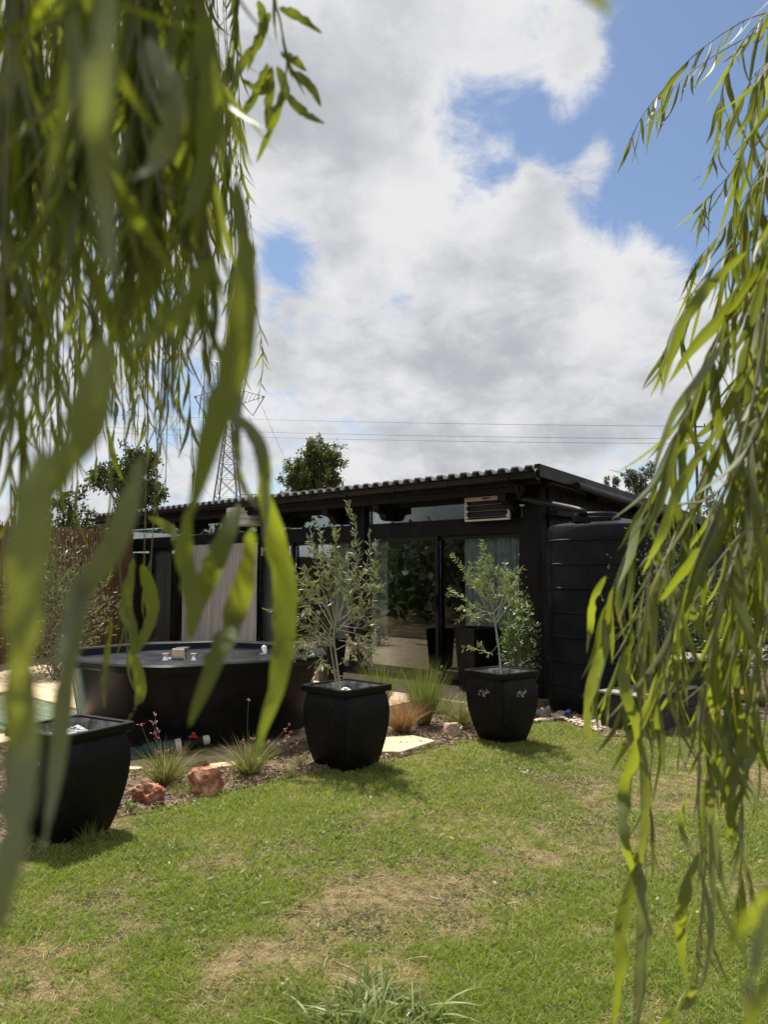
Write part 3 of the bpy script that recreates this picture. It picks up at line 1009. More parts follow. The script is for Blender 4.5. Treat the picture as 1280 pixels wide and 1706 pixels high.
# patio heater under the eave
h0, h1 = hs(849, 846, .16)[0], hs(775, 846, .16)[0]
hz0, hz1 = hs(800, 868, .16)[1], hs(800, 828, .16)[1]
ht = thing('patio_heater', 'cream framed infrared patio heater fixed under the eave', 'heater', hw((h0 + h1) / 2, 0, hz0), HROT)
hx, hh = (h1 - h0) / 2, hz1 - hz0
part('frame', MB().box((-hx, .13, 0), (hx, .17, .022)).box((-hx, .13, hh - .05), (hx, .17, hh)).box((-hx, .13, .022), (-hx + .022, .17, hh - .05)).box((hx - .022, .13, .022), (hx, .17, hh - .05)), 'cream', ht, bevel=.003)
part('housing', MB().box((-hx + .004, .03, .004), (hx - .004, .118, hh - .004)), 'heater_in', ht)
for i in range(3):
    z = .05 + i * (hh - .12) / 2.4
    part('heating_tube', MB().tube([(-hx + .04, .145, z), (hx - .04, .145, z)], .011, 8), 'tube_glass', ht, 60)
    for sx in (-1, 1):
        part('end_clip', MB().box((sx * (hx - .035) - .012, .135, z - .014), (sx * (hx - .035) + .012, .165, z + .014)), 'cream', ht)
part('badge', MB().box((-.06, .1702, hh - .034), (.06, .172, hh - .016)), 'heater_in', ht)
part('mounting_bracket', MB().box((-.03, .005, hh - .03), (.03, .03, hh + .1)), 'black_metal', ht)

# small sensor with a pull rod
sp = hs(870, 842, .06)
sn = thing('light_sensor', 'small white sensor with a thin rod below it on the corner column', 'sensor', hw(sp[0], 0, sp[1]), HROT)
part('body', MB().box((-.025, .032, -.012), (.025, .08, .012)), 'white_plastic', sn, bevel=.006)
part('rod', MB().tube([(0, .06, -.012), (0, .06, -.15)], .003, 6), 'steel_grey', sn)

# flood light on the gutter line
sp = hs(462, 857, .30)
fl = thing('spot_light', 'small white spot light hanging below the gutter near the vent', 'light', hw(sp[0], .30, sp[1]), HROT)
part('lamp_head', MB().tube([(0, 0, -.02), (.01, .07, -.06)], [.03, .045], 10), 'white_plastic', fl, 50)
part('stem', MB().tube([(0, 0, -.02), (0, -.02, .09)], .008, 6), 'black_metal', fl)

# ribbed vent box
v0, v1 = hs(426, 860, .2)[0], hs(389, 860, .2)[0]
vz0, vz1 = hs(408, 876, .2)[1], hs(408, 846, .2)[1]
vt = thing('vent_box', 'beige ribbed metal vent box under the eave behind the willow leaves', 'vent', hw((v0 + v1) / 2, 0, vz0), HROT)
vr, vh = (v1 - v0) / 2, vz1 - vz0
pr = [(vr * .96, 0)]
for i in range(3):
    a, b = vh * i / 3, vh * (i + 1) / 3
    pr += [(vr, a + .01), (vr, b - .02), (vr * .94, b - .012), (vr * .94, b - .004)]
pr += [(vr, vh)]
part('casing', MB().lathe(pr, (0, .2, 0), 28), 'vent', vt, 40)
part('arm', MB().box((-.03, .02, vh * .4), (.03, .2 - vr * .9, vh * .6)), 'black_metal', vt)

# ------------------------------------------------------------------ water tank
tc = Vector((2.52, 8.42, 0))
tank = thing('water_tank', 'tall black plastic water tank with ribbed rings beside the cabin corner', 'tank', tc)
TR, TH = .66, 2.04
pr = [(TR * .98, 0), (TR, .03)]
for i in range(7):
    z = .30 + i * .262
    if z > TH - .05: break
    pr += [(TR, z - .015), (TR + .014, z - .006), (TR + .014, z + .006), (TR, z + .015)]
pr += [(TR, TH - .03), (TR - .02, TH), (TR * .80, TH + .03), (TR * .35, TH + .085), (0.02, TH + .10)]
part('shell', MB().lathe(pr, n=64), 'tank', tank, 35)
lo = Vector((-.16, -.22, 0))
lid = part('lid', MB().lathe([(.26, TH + .0), (.27, TH + .08), (.245, TH + .09), (.245, TH + .125), (.23, TH + .14), (.02, TH + .145)], lo, 32), 'tank', tank, 35)
ib = lo + Vector((-.22, -.12, 0))
part('inlet', MB().box((ib.x - .07, ib.y - .10, TH + .02), (ib.x + .12, ib.y + .06, TH + .10)), 'tank', lid, bevel=.012)
for i in range(8):
    a = 2 * math.pi * i / 8 + .2
    part('seam', MB().box((-.003, -.004, .04), (.003, .004, TH - .05), Matrix.Rotation(a, 3, 'Z'), (0, 0, 0)), 'tank', tank).location = (TR * math.sin(a) * -1 * .999, TR * math.cos(a) * .999, 0)
dp = [hw(hs(865, 806, OV)[0], OV + .03, hs(865, 806, OV)[1]), hw(hs(866, 822, .33)[0], .33, hs(866, 824, .33)[1]), hw(hs(874, 829, .28)[0], .28, hs(874, 831, .28)[1]),
      tc + ib + Vector((-.02, -.05, TH + .16)), tc + ib + Vector((.03, -.02, TH + .10))]
part('downpipe', MB().tube(bez(dp, 24), .037, 12), 'black_metal', house, 60, sp='w')
# outlet with a blue cap
op = gp(948, 1192, .05)
ov = thing('tank_outlet', 'small blue capped outlet valve at the foot of the water tank', 'valve', op)
part('pipe', MB().tube([(.05, .14, .02), (0, 0, .02)], .035, 10), 'black_metal', ov, 50)
part('cap', MB().tube([(0, 0, .02), (-.03, -.05, .02)], [.034, .028], 10), 'blue_cap', ov, 50)

# ------------------------------------------------------------------ deck and paving
deck = thing('timber_deck', 'pale timber deck boards laid along the front of the cabin', 'deck', H0, HROT)
pw = .142
nrow = 35
dme = {}
for j in range(nrow):
    n0 = .075 + j * pw
    sa = .1 if n0 < .95 else (.95 if n0 < 2.5 else .42)
    cuts = [sa] + sorted(random.sample([2.4, 3.0, 3.7, 4.4], 1)) + [random.choice([5.8, 6.4, 7.0]), 9.8]
    for a, b in zip(cuts, cuts[1:]):
        o = part('plank', B(a + .003, b - .003, n0 + .003, n0 + pw - .004, 0.0, FL - .003 + random.uniform(-.002, .002)), 'deck', deck)
part('joist', B(.1, 9.8, .08, .9, -.01, .004), 'bark_dark', deck)
part('joist', B(.97, 9.8, .95, 2.55, -.01, .004), 'bark_dark', deck)
part('joist', B(.44, 9.8, 2.56, .07 + nrow * pw, -.01, .004), 'bark_dark', deck)

slabs = [((630, 1236), (640, 1258), (690, 1259), (724, 1243), (700, 1236)), ]
sl_lab = ['buff sandstone paving slab between the two potted olive trees']
def slab(pts, h, label):
    w_ = [gp(*p) for p in pts]
    c = sum(w_, Vector()) / len(w_)
    solo('paving_slab', MB().prism([tuple(p.xy) for p in w_][::-1], .0, h), 'slab', label, 'paving slab', (c.x, c.y, 0), group='sandstone slabs along the deck edge', bevel=.008)
slab(((600, 1240), (612, 1262), (668, 1262), (726, 1243), (690, 1234)), .05, 'buff sandstone slab beside the pot of the taller olive tree')
slab(((340, 1270), (352, 1288), (400, 1284), (440, 1270), (400, 1262)), .045, 'buff sandstone slab under the pink flowers behind the red rock')
slab(((180, 1275), (190, 1290), (228, 1291), (262, 1282), (240, 1274)), .045, 'buff sandstone slab next to the leftmost black pot')

# pool at the left, behind the leftmost pot
pc = gp(0, 1185)
pool = thing('swimming_pool', 'small turquoise tiled pool edge beyond the leftmost pot', 'pool', (pc.x - .75, pc.y - 1.2, 0), HROT)
part('coping', MB().box((-1.7, .35, .0), (1.5, .7, .075)).box((-1.7, -2.2, 0), (1.5, -1.85, .075)).box((-1.7, -1.85, 0), (-1.35, .35, .075)).box((1.15, -1.85, 0), (1.5, .35, .075)), 'slab', pool, bevel=.008)
part('basin', MB().box((-1.35, -1.85, .003), (1.15, .35, .01)).box((-1.36, .34, .01), (1.16, .353, .07)), 'pool_tile', pool)
part('water_surface', MB().box((-1.348, -1.848, .012), (1.148, .338, .045)), 'water', pool)

# ------------------------------------------------------------------ hot tub
outl = [(-3.22, 7.35), (-2.74, 6.50), (-2.16, 6.10), (-1.74, 6.02), (-.86, 6.50), (-.52, 6.90), (-.62, 7.45), (-1.25, 8.15), (-1.8, 8.4), (-2.6, 8.1)]
oc = Vector((sum(p[0] for p in outl) / 10, sum(p[1] for p in outl) / 10, 0))


def ring(sc, z, d=0.0):
    r = []
    k = len(outl)
    for i in range(k):
        for u in (0.08, .92):
            a, b = Vector(outl[i] + (0,)), Vector(outl[(i + 1) % k] + (0,))
            p = a.lerp(b, u) - oc
            p = p * sc
            if d: p -= p.normalized() * d
            r.append((p.x, p.y, z))
    return r


tub = thing('hot_tub', 'large glossy black outdoor bath tub with angled sides on the deck', 'hot tub', oc)
ZR = .77
part('shell', MB().loft([ring(.82, .09), ring(.84, .12), ring(.92, ZR - .10), ring(.93, ZR - .075)]), 'tub', tub, 35)
part('rim', MB().loft([ring(.93, ZR - .075), ring(1.0, ZR - .07), ring(1.012, ZR - .05), ring(1.012, ZR - .015), ring(.995, ZR), ring(1, ZR, .13), ring(1, ZR - .012, .145), ring(1, ZR - .05, .15)], False, False), 'tub', tub, 35)
part('basin', MB().loft([ring(1, ZR - .05, .15), ring(.88, ZR - .3, .17), ring(.72, .2, .2), ring(.1, .17)], False, True), 'tub_in', tub, 50)
part('water_surface', MB().loft([ring(.83, ZR - .40, .165), ring(.84, ZR - .36, .165)]), 'tub_water', tub)
part('plinth', MB().loft([ring(.62, .0), ring(.62, .1)]), 'sleeper', tub)
# tap on the rim
tp = at(299, 1092, 6.42)
tap = thing('tub_tap', 'square chrome waterfall tap with two round knobs on the tub rim', 'tap', (tp.x, tp.y, ZR))
part('spout', MB().box((-.055, -.05, 0), (.055, .05, .10)).box((-.055, .05, .065), (.055, .16, .10)), 'chrome', tap, bevel=.008)
for sx in (-1, 1):
    part('knob', MB().lathe([(.03, 0), (.022, .01), (.018, .03), (.036, .036), (.036, .055), (.02, .06)], (sx * .12, .0, 0), 14), 'chrome', tap, 40)
part('grille', MB().box((-.16, .07, .001), (.02, .12, .006)).box((-.14, .125, .001), (0, .13, .01)), 'chrome', tap)
tp = at(440, 1090, 6.85)
t2 = thing('chrome_fitting', 'small domed chrome fitting on the right end of the tub rim', 'fitting', (tp.x, tp.y, ZR))
part('dome', MB().lathe([(.03, 0), (.03, .06), (.025, .075), (.01, .085)], n=14), 'chrome', t2, 40)
part('flange', MB().lathe([(.045, 0), (.045, .008), (.03, .012)], n=14), 'chrome', t2, 40)
bp = at(392, 1082, 8.6)
solo('timber_board', MB().box((bp.x - .18, bp.y - .05, .60), (bp.x + .18, bp.y + .05, .68)), 'wood_board', 'pale timber board lying behind the tub rim', 'board', (bp.x, bp.y, .6), bevel=.005)
solo('board_support', MB().box((bp.x - .16, bp.y - .04, FL), (bp.x - .10, bp.y + .04, .598)).box((bp.x + .10, bp.y - .04, FL), (bp.x + .16, bp.y + .04, .598)), 'black_timber', 'dark trestle legs carrying the pale board behind the tub', 'trestle', (bp.x, bp.y, FL))
# blue drain pipe with a red valve
pa, pb = gp(205, 1262, .06), gp(292, 1246, .10)
pipe = thing('drain_pipe', 'blue drain pipe with a red valve handle below the tub', 'pipe', (pa.x, pa.y, 0))
pb = Vector((pb.x, pb.y, .11))
pa = Vector((pa.x, pa.y, .055))
part('hose', MB().tube(bez([pa + Vector((-.5, -.05, 0)), pa, pa.lerp(pb, .5) + Vector((0, 0, .02)), pb], 16), .055, 12), 'blue_pipe', pipe, 60, sp='w')
ax = (pb - pa).normalized()
part('coupling', MB().tube([pb, pb + ax * .045], .058, 14), 'cream', pipe, 50, sp='w')
vlv = part('valve_body', MB().tube([pb + ax * .06, pb + ax * .22], .045, 12), 'black_metal', pipe, 50, sp='w')
hv = pb + ax * .15
part('handle', MB().box(hv + Vector((-.038, -.05, .045)), hv + Vector((.038, -.035, .065))).tube([hv + Vector((0, 0, .03)), hv + Vector((0, -.02, .07))], .014, 8).box(hv + Vector((-.012, -.055, .065)), hv + Vector((.022, -.035, .092))), 'red_handle', vlv, sp='w', bevel=.006)
part('elbow', MB().tube([pb + ax * .22, pb + ax * .26, pb + ax * .275], [.038, .038, .03], 12), 'cream', pipe, 50, sp='w')

# ------------------------------------------------------------------ pots
def sq(hw_, z, r=.14, n=4):
    """square ring with rounded corners, side half width hw_"""
    out = []
    rr = hw_ * r
    for q, (cx, cy) in enumerate(((1, 1), (-1, 1), (-1, -1), (1, -1))):
        for i in range(n + 1):
            a = math.pi / 2 * (q + i / n)
            out.append(((hw_ - rr) * cx + rr * math.cos(a), (hw_ - rr) * cy + rr * math.sin(a), z))
    return out


PH = .56


def emblem_mb():
    m = MB()
    for i, (dx, dz, a, l) in enumerate(((-.050, .010, .5, .026), (-.030, -.004, -.5, .028), (-.008, .006, .2, .026), (.016, -.004, 1.0, .026), (.040, .004, -.2, .026), (.056, -.012, -.8, .018), (.0, -.022, 1.4, .02), (-.036, .022, 1.1, .018), (.028, .018, 2.3, .02), (-.014, -.026, .3, .016), (.044, -.024, .6, .016))):
        ca, sa = math.cos(a), math.sin(a)
        pts = [(-1, 0), (-.5, .35), (0, .45), (.5, .3), (1, 0), (.5, -.3), (0, -.4), (-.5, -.3)]
        m.loft([[(dx + (x * ca - y * sa) * l, 0, dz + (x * sa + y * ca) * l) for x, y in pts], [(dx + (x * ca - y * sa) * l * .5, .007, dz + (x * sa + y * ca) * l * .5) for x, y in pts]])
    return m


def pot_meshes(wb):
    d = {}
    prof = [(0, 0), (.03, .10), (.22, .22), (.52, .14), (.80, .06), (.95, .02), (1, 0)]
    wm, zm = .229, .385
    pr = [(wb + (wm - wb) * math.sin(math.pi / 2 * min(z / zm, 1)) ** .92 if z < zm else wm - .020 * ((z - zm) / .115) ** 1.8, z) for z in (0, .008, .05, .10, .15, .20, .25, .30, .345, .385, .42, .45, .475, .492, .50)]
    d['body'] = to_mesh('body', MB().loft([sq(w_, z, .09) for w_, z in pr], True, False), 'pot', 40)
    d['rim'] = to_mesh('rim', MB().loft([sq(.209, .50, .09), sq(.211, .508, .08), sq(.236, .518, .06), sq(.238, .523, .06), sq(.238, PH - .004, .06), sq(.234, PH, .06), sq(.206, PH, .08), sq(.203, PH - .004, .08), sq(.198, .44, .08)], False, False), 'pot', 30)
    d['inside'] = to_mesh('inside', MB().loft([sq(.1975, PH - .01, .08), sq(.192, .47, .08), sq(.01, .468, .08)], False, True), 'pot_in', 30)
    d['soil'] = to_mesh('soil', MB().loft([sq(.194, .474, .08), sq(.1, .486, .08), sq(.01, .49, .08)], False, True), 'soil_in', 180)
    d['emblem'] = to_mesh('emblem', emblem_mb(), 'emblem', 60)
    return d


PM = {}


def pot(px, py, rot, label, emblems, sc=1.0, wb=.150, sz=None):
    if wb not in PM: PM[wb] = pot_meshes(wb)
    pm = PM[wb]
    g = gp(px, py)
    t = thing('planter_pot', label, 'pot', (g.x, g.y, 0), rot, 'square black planters along the lawn edge')
    t.scale = (sc, sc, sz or sc)
    for k_ in ('body', 'rim', 'inside', 'soil'):
        link(k_, pm[k_], t)
    for a in emblems:
        e = link('emblem', pm['emblem'], t)
        e.location = (-math.sin(a) * .2295, math.cos(a) * .2295, .40)
        e.rotation_euler = (R(2), 0, a)
    return t, g


def pebbles(g, rot, n, mat, label, ex=.185):
    m = MB()
    for i in range(n):
        x, y = random.gauss(0, ex * .6), random.gauss(0, ex * .6)
        if abs(x) > ex or abs(y) > ex: continue
        r = random.uniform(.010, .022)
        c_, s_ = math.cos(rot), math.sin(rot)
        m.blob((g.x + x * c_ - y * s_, g.y + x * s_ + y * c_, .538 + r * .5 + random.uniform(0, .016)), (r * random.uniform(.8, 1.5), r * random.uniform(.8, 1.2), r * .75), i + 3, .22, 1)
    o = link('pebbles', to_mesh('pebbles', m, mat, 50))
    return tag(o, label, 'pebbles', kind='stuff')


pot1, g1 = pot(577, 1276, R(47), 'smooth black square pot in the middle holding the taller olive tree', (), 1.085, .160, 1.13)
pebbles(g1, R(47), 200, 'pebble', 'white pebbles heaped round the stem in the middle pot')
pot2, g2 = pot(838, 1234, R(38), 'black square pot with silver leaf emblem holding the smaller olive tree', (R(90), R(180)), 1.03, .142, 1.13)
pebbles(g2, R(38), 180, 'pebble', 'white pebbles heaped round the stem in the emblem pot')
pot3, g3 = pot(112, 1386, R(60), 'black square pot nearest the camera at the left, filled with grey stones', (R(90),), 1.08, .155, 1.1)
pebbles(g3, R(60), 150, 'pebble_grey', 'grey stones heaped in the leftmost pot')

# tall tapered planters by the doors
def tall_pot(px, py, rot, h, wt_, wb, label):
    g = gp(px, py, FL)
    t = thing('tall_planter', label, 'planter', (g.x, g.y, FL), rot, 'tall tapered planters by the cabin doors')
    part('body', MB().loft([sq(wb, 0, .04, 2), sq(wt_, h - .002, .04, 2), sq(wt_, h, .04, 2), sq(wt_ - .025, h, .04, 2), sq(wt_ - .03, h - .10, .04, 2)], True, False), 'pot', t, 30)
    part('soil', MB().loft([sq(wt_ - .03, h - .10, .04, 2), sq(.01, h - .08, .04, 2)], False, True), 'soil_in', t)
    return t, g


tall_pot(797, 1152, R(30), .80, .215, .165, 'tall black tapered planter behind the smaller olive pot')
tall_pot(551, 1142, R(38), .62, .15, .11, 'slim black tapered planter half hidden behind the taller olive stem')
tall_pot(192, 1062, R(40), .48, .17, .14, 'black tapered planter in front of the reed fence')


# ------------------------------------------------------------------ olive trees
def olive(root, shoots, stems, mat, ll, lw, space, seed, subs=0):
    r = random.Random(seed)
    st = MB()
    P, D, L, W, S = [], [], [], [], []
    allsh = []
    for pts, rad in shoots:
        pts = [Vector(p) for p in pts]
        pts[0] = pts[0] + Vector((0, 0, r.uniform(-.10, .05)))
        pts = [pts[0]] + [p + Vector((r.gauss(0, .022), r.gauss(0, .03), r.gauss(0, .018))) for p in pts[1:-1]] + [pts[-1]]
        c = bez(pts, 14)
        allsh.append((c, rad))
        for q in range(subs):
            i = r.randint(4, 11)
            d = (c[i + 1] - c[i]).normalized()
            o = Vector((r.gauss(0, 1), r.gauss(0, 1), r.gauss(.25, .7))).normalized()
            d2 = (d * .7 + o * .9).normalized()
            ln = r.uniform(.08, .22)
            allsh.append((bez([c[i], c[i] + d2 * ln * .5 + Vector((0, 0, .012)), c[i] + d2 * ln + Vector((0, 0, -.02 * r.random()))], 6), rad * .6))
    for c, rad in allsh:
        n_ = len(c)
        st.tube(c, [max(rad * (1 - .75 * i / (n_ - 1)), .0008) for i in range(n_)], 5)
        ln = sum((c[i + 1] - c[i]).length for i in range(n_ - 1))
        k_ = max(int(ln / space), 3)
        for j in range(k_):
            u = (j + r.random() * .5) / k_
            if u < .22 and ln > .25: continue
            x = u * (n_ - 1)
            i = min(int(x), n_ - 2)
            p = c[i].lerp(c[i + 1], x - i)
            d = (c[i + 1] - c[i]).normalized()
            a = r.uniform(0, math.pi)
            e1 = d.orthogonal().normalized()
            e2 = d.cross(e1)
            for sg in (-1, 1):
                if r.random() < .12: continue
                o = (e1 * math.cos(a) + e2 * math.sin(a)) * sg
                dd = (d * r.uniform(.5, 1.1) + o * r.uniform(.5, .9) + Vector((0, 0, -.12))).normalized()
                P.append(p); D.append(dd); L.append(ll * r.uniform(.6, 1.15) * (1 - .35 * max(u - .75, 0) * 4)); W.append(lw * r.uniform(.75, 1.2))
                S.append(dd.cross(o.cross(d) + Vector((r.gauss(0, .4), r.gauss(0, .4), r.gauss(0, .4)))))
    for pts, rad in stems:
        c = bez(pts, 12)
        part('trunk', MB().tube(c, [rad * (1 - .35 * i / 12) for i in range(13)], 8), 'olive_twig', root, 60, sp='w')
    part('branches', st, 'olive_twig', root, 60, sp='w')
    k_ = len(P)
    o = leaf_obj('foliage', [tuple(p) for p in P], [tuple(p) for p in D], L, W, mat, root, segs=3, side=np.array([tuple(p) for p in S]), fold=.25,
                 bend=rng.normal(size=(k_, 3)) * .10)
    o['kind'] = 'stuff'
    return k_


def ipts(lst, Y, j=.0, rr=random):
    """image path with a gentle wander in depth"""
    off = rr.uniform(-j, j)
    n_ = max(len(lst) - 1, 1)
    return [at(x, y, Y + off * i / n_) for i, (x, y) in enumerate(lst)]


y1 = g1.y + .02
t = thing('olive_tree', 'taller young olive tree with two thin stems in the smooth middle pot', 'tree', (g1.x, g1.y, .51), 0, 'young olive trees in pots')
rr = random.Random(5)
sh1 = [[(560, 1040), (575, 960), (592, 890), (578, 834)], [(560, 1030), (590, 990), (612, 930), (616, 882)], [(556, 1050), (520, 1000), (480, 950), (442, 915)],
       [(556, 1040), (535, 980), (520, 920), (512, 892)], [(560, 1040), (545, 960), (538, 900), (532, 878)], [(565, 1040), (580, 980), (595, 930), (588, 880)],
       [(560, 1050), (600, 1030), (625, 985), (630, 935)], [(556, 1060), (515, 1040), (480, 1020), (462, 985)], [(556, 1060), (510, 1060), (480, 1070), (470, 1050)],
       [(565, 1055), (605, 1055), (612, 1080), (600, 1110)], [(552, 1065), (525, 1060), (510, 1075), (505, 1098)], [(565, 1050), (600, 1045), (618, 1040), (624, 1060)],
       [(558, 1040), (540, 1010), (500, 990), (470, 960)], [(562, 1030), (565, 960), (555, 920), (560, 880)], [(560, 1035), (578, 1000), (600, 980), (612, 985)],
       [(556, 1050), (530, 1030), (510, 1020), (490, 1035)], [(560, 1050), (575, 1035), (590, 1020), (605, 1000)], [(558, 1045), (530, 1000), (520, 975), (500, 945)],
       [(560, 1040), (550, 1000), (545, 965), (535, 940)], [(562, 1040), (580, 1010), (575, 970), (582, 930)], [(565, 1060), (590, 1070), (598, 1085), (590, 1100)],
       [(550, 1060), (535, 1070), (530, 1085), (520, 1090)]]
olive(t, [(ipts(s_, y1, .32, rr), .0038) for s_ in sh1 + [[(556, 1065), (530, 1050), (500, 1055), (472, 1075)], [(560, 1065), (590, 1065), (612, 1085), (618, 1110)], [(556, 1060), (520, 1055), (495, 1080), (488, 1100)], [(558, 1050), (520, 1010), (490, 1000), (455, 1010)], [(560, 1050), (600, 1010), (622, 970), (628, 900)], [(556, 1065), (540, 1080), (540, 1100), (528, 1112)]]],
      [([at(568, 1158, y1 - .03), at(562, 1110, y1 - .02), at(556, 1060, y1), at(560, 1030, y1)], .010), ([at(563, 1158, y1 + .02), at(556, 1110, y1 + .02), at(549, 1060, y1), at(556, 1035, y1)], .009)],
      'olive', .066, .0140, .027, 11, 3)
y2 = g2.y + .02
t = thing('olive_tree', 'smaller bright green olive tree with one short stem in the emblem pot', 'tree', (g2.x, g2.y, .50), 0, 'young olive trees in pots')
sh2 = [[(824, 1028), (818, 970), (812, 930), (803, 900)], [(824, 1030), (800, 990), (775, 955), (752, 922)], [(824, 1030), (790, 1010), (765, 1000), (744, 990)],
       [(826, 1025), (835, 985), (842, 960), (842, 935)], [(826, 1030), (845, 1000), (858, 975), (862, 962)], [(826, 1030), (850, 1010), (862, 995), (866, 985)],
       [(824, 1025), (810, 980), (800, 960), (792, 945)], [(825, 1025), (826, 975), (824, 945), (818, 925)], [(822, 1030), (795, 1020), (775, 1012), (762, 1014)],
       [(822, 1030), (805, 1015), (790, 1025), (785, 1040)], [(826, 1026), (838, 1000), (848, 985), (852, 975)], [(822, 1026), (805, 1000), (795, 985), (780, 970)],
       [(831, 1068), (815, 1085), (800, 1090), (780, 1078)], [(824, 1028), (815, 1000), (806, 980), (806, 960)], [(825, 1028), (830, 1000), (834, 980), (830, 955)]]
olive(t, [(ipts(s_, y2, .25, rr), .0034) for s_ in sh2], [([at(835, 1124, y2), at(832, 1085, y2), at(827, 1050, y2), at(824, 1026, y2)], .011)], 'olive_young', .060, .0112, .025, 21, 3)
# low green sprigs in the two nearer pots
def sprig(name, label, cat, c, n, spread, h, ll, lw, mat, group=None, seed=1):
    r = np.random.default_rng(seed)
    a = r.uniform(0, 2 * np.pi, n)
    rad = spread * np.sqrt(r.random(n))
    P = np.stack([c[0] + rad * np.cos(a), c[1] + rad * np.sin(a), c[2] + h * r.random(n)], 1)
    D = np.stack([np.cos(a) * .8 + r.normal(0, .4, n), np.sin(a) * .8 + r.normal(0, .4, n), r.uniform(.1, 1, n)], 1)
    o = leaf_obj(name, P, D, ll * r.uniform(.6, 1.2, n), lw * r.uniform(.7, 1.2, n), mat, inv=Matrix.Translation(Vector(c)).inverted(), segs=3, fold=.2)
    o.location = c
    return tag(o, label, cat, group)


sprig('weed_sprig', 'yellow green sprig growing among the grey stones of the leftmost pot', 'weed', (g3.x - .14, g3.y - .06, .53), 46, .05, .05, .035, .014, 'shrub_light', seed=3)
sprig('weed_sprig', 'small green sprig beside the stem in the emblem pot', 'weed', (g2.x - .03, g2.y + .05, .52), 40, .05, .06, .025, .010, 'shrub_light', seed=4)


# ------------------------------------------------------------------ ornamental grasses and flowers
def tuft(name, label, cat, px, py, n, h, spread, w_, mat, droop=.6, group='ornamental grass tufts in the bed', seed=1, plumes=0, lean=0.0, pos=None, br=.05):
    g = gp(px, py, .02) if pos is None else pos
    t = thing(name, label, cat, (g.x, g.y, .0), 0, group)
    r = np.random.default_rng(seed)
    a = r.uniform(0, 2 * np.pi, n)
    s_ = spread * r.random(n) ** .8
    P = np.stack([g.x + np.cos(a) * br * r.random(n), g.y + np.sin(a) * br * r.random(n), np.full(n, .01)], 1)
    if br > .06: a = a + r.normal(0, 1.2, n)
    D = np.stack([np.cos(a) * s_ + lean, np.sin(a) * s_, np.ones(n)], 1)
    L = h * r.uniform(.55, 1.1, n)
    bend = np.stack([np.cos(a) * s_ * droop * .8, np.sin(a) * s_ * droop * .8, -droop * s_ * .55], 1)
    o = leaf_obj('blades', P, D, L, w_ * r.uniform(.7, 1.3, n), mat, t, segs=4, prof='grass', bend=bend)
    o['kind'] = 'stuff'
    for i in range(plumes):
        an = random.uniform(-.9, .9)
        top = g + Vector((math.sin(an) * h * .75 + lean * .3, random.uniform(-.1, .1), h * random.uniform(1.0, 1.35)))
        c = bez([g, g.lerp(top, .6) + Vector((0, 0, .08)), top], 12)
        pl = part('flower_stalk', MB().tube(c, .0015, 4), 'grass_plume', t, 60, sp='w')
        k_ = 70
        u = np.linspace(.62, 1, k_) * 12
        Pq = np.array([tuple(c[min(int(x), 11)].lerp(c[min(int(x), 11) + 1], x - min(int(x), 11))) for x in u])
        dq = np.array([tuple((c[min(int(x), 11) + 1] - c[min(int(x), 11)]).normalized()) for x in u])
        dq = dq * 1.0 + r.normal(0, .45, (k_, 3)) + np.array([0, 0, -.35])
        leaf_obj('plume', Pq, dq, .04, .0035, 'grass_plume', pl, segs=2)
    return t


tuft('ornamental_grass', 'green upright fountain grass in front of the door stile', 'grass tuft', 706, 1212, 1000, .72, .36, .0036, 'grass_green', seed=1)
tuft('ornamental_grass', 'rust brown drooping grass tuft beside the middle pot', 'grass tuft', 670, 1222, 900, .46, .60, .0032, 'grass_brown', seed=2, droop=.9)
tuft('ornamental_grass', 'green plumed grass behind the middle pot', 'grass tuft', 632, 1185, 700, .62, .45, .0034, 'grass_green', seed=3, plumes=7)
tuft('ornamental_grass', 'low yellowing grass tuft at the left foot of the emblem pot', 'grass tuft', 768, 1212, 700, .42, .8, .0032, 'grass_olive', seed=4, droop=.9)
tuft('ornamental_grass', 'small grey green tuft between the rock and the emblem pot', 'grass tuft', 738, 1190, 450, .36, .8, .0032, 'grass_olive', seed=14, droop=.9)


def flower_head(parent, c, n, ll, lw, mat, rad=.01, name='flower'):
    r = rng
    D = r.normal(size=(n, 3))
    D[:, 2] = np.abs(D[:, 2]) * .6
    P = np.array(tuple(c)) + r.normal(size=(n, 3)) * rad
    return leaf_obj(name, P, D, ll * r.uniform(.7, 1.2, n), lw, mat, parent, segs=2, prof='petal')


def flowering(label, px, py, n, h, seed, stalks, mat='pink_petal', bmat='grass_olive', spread=.7):
    t = tuft('flowering_plant', label, 'plant', px, py, n, h, spread, .005, bmat, .8, 'strappy flowering plants beside the deck', seed)
    g = gp(px, py, .02)
    r = random.Random(seed)
    Y = g.y
    for (x, y, ph_) in stalks:
        tp_ = at(x, y, Y + r.uniform(-.05, .05))
        c = bez([g, g.lerp(tp_, .55) + Vector((r.uniform(-.02, .02), 0, .03)), tp_], 10)
        s_ = part('flower_stalk', MB().tube(c, .0014, 4), 'grass_olive', t, 60, sp='w')
        flower_head(s_, tp_, 8, .018, .009, mat, .006)
        if ph_:
            flower_head(s_, c[8], 5, .018, .010, mat, .008)
    return t


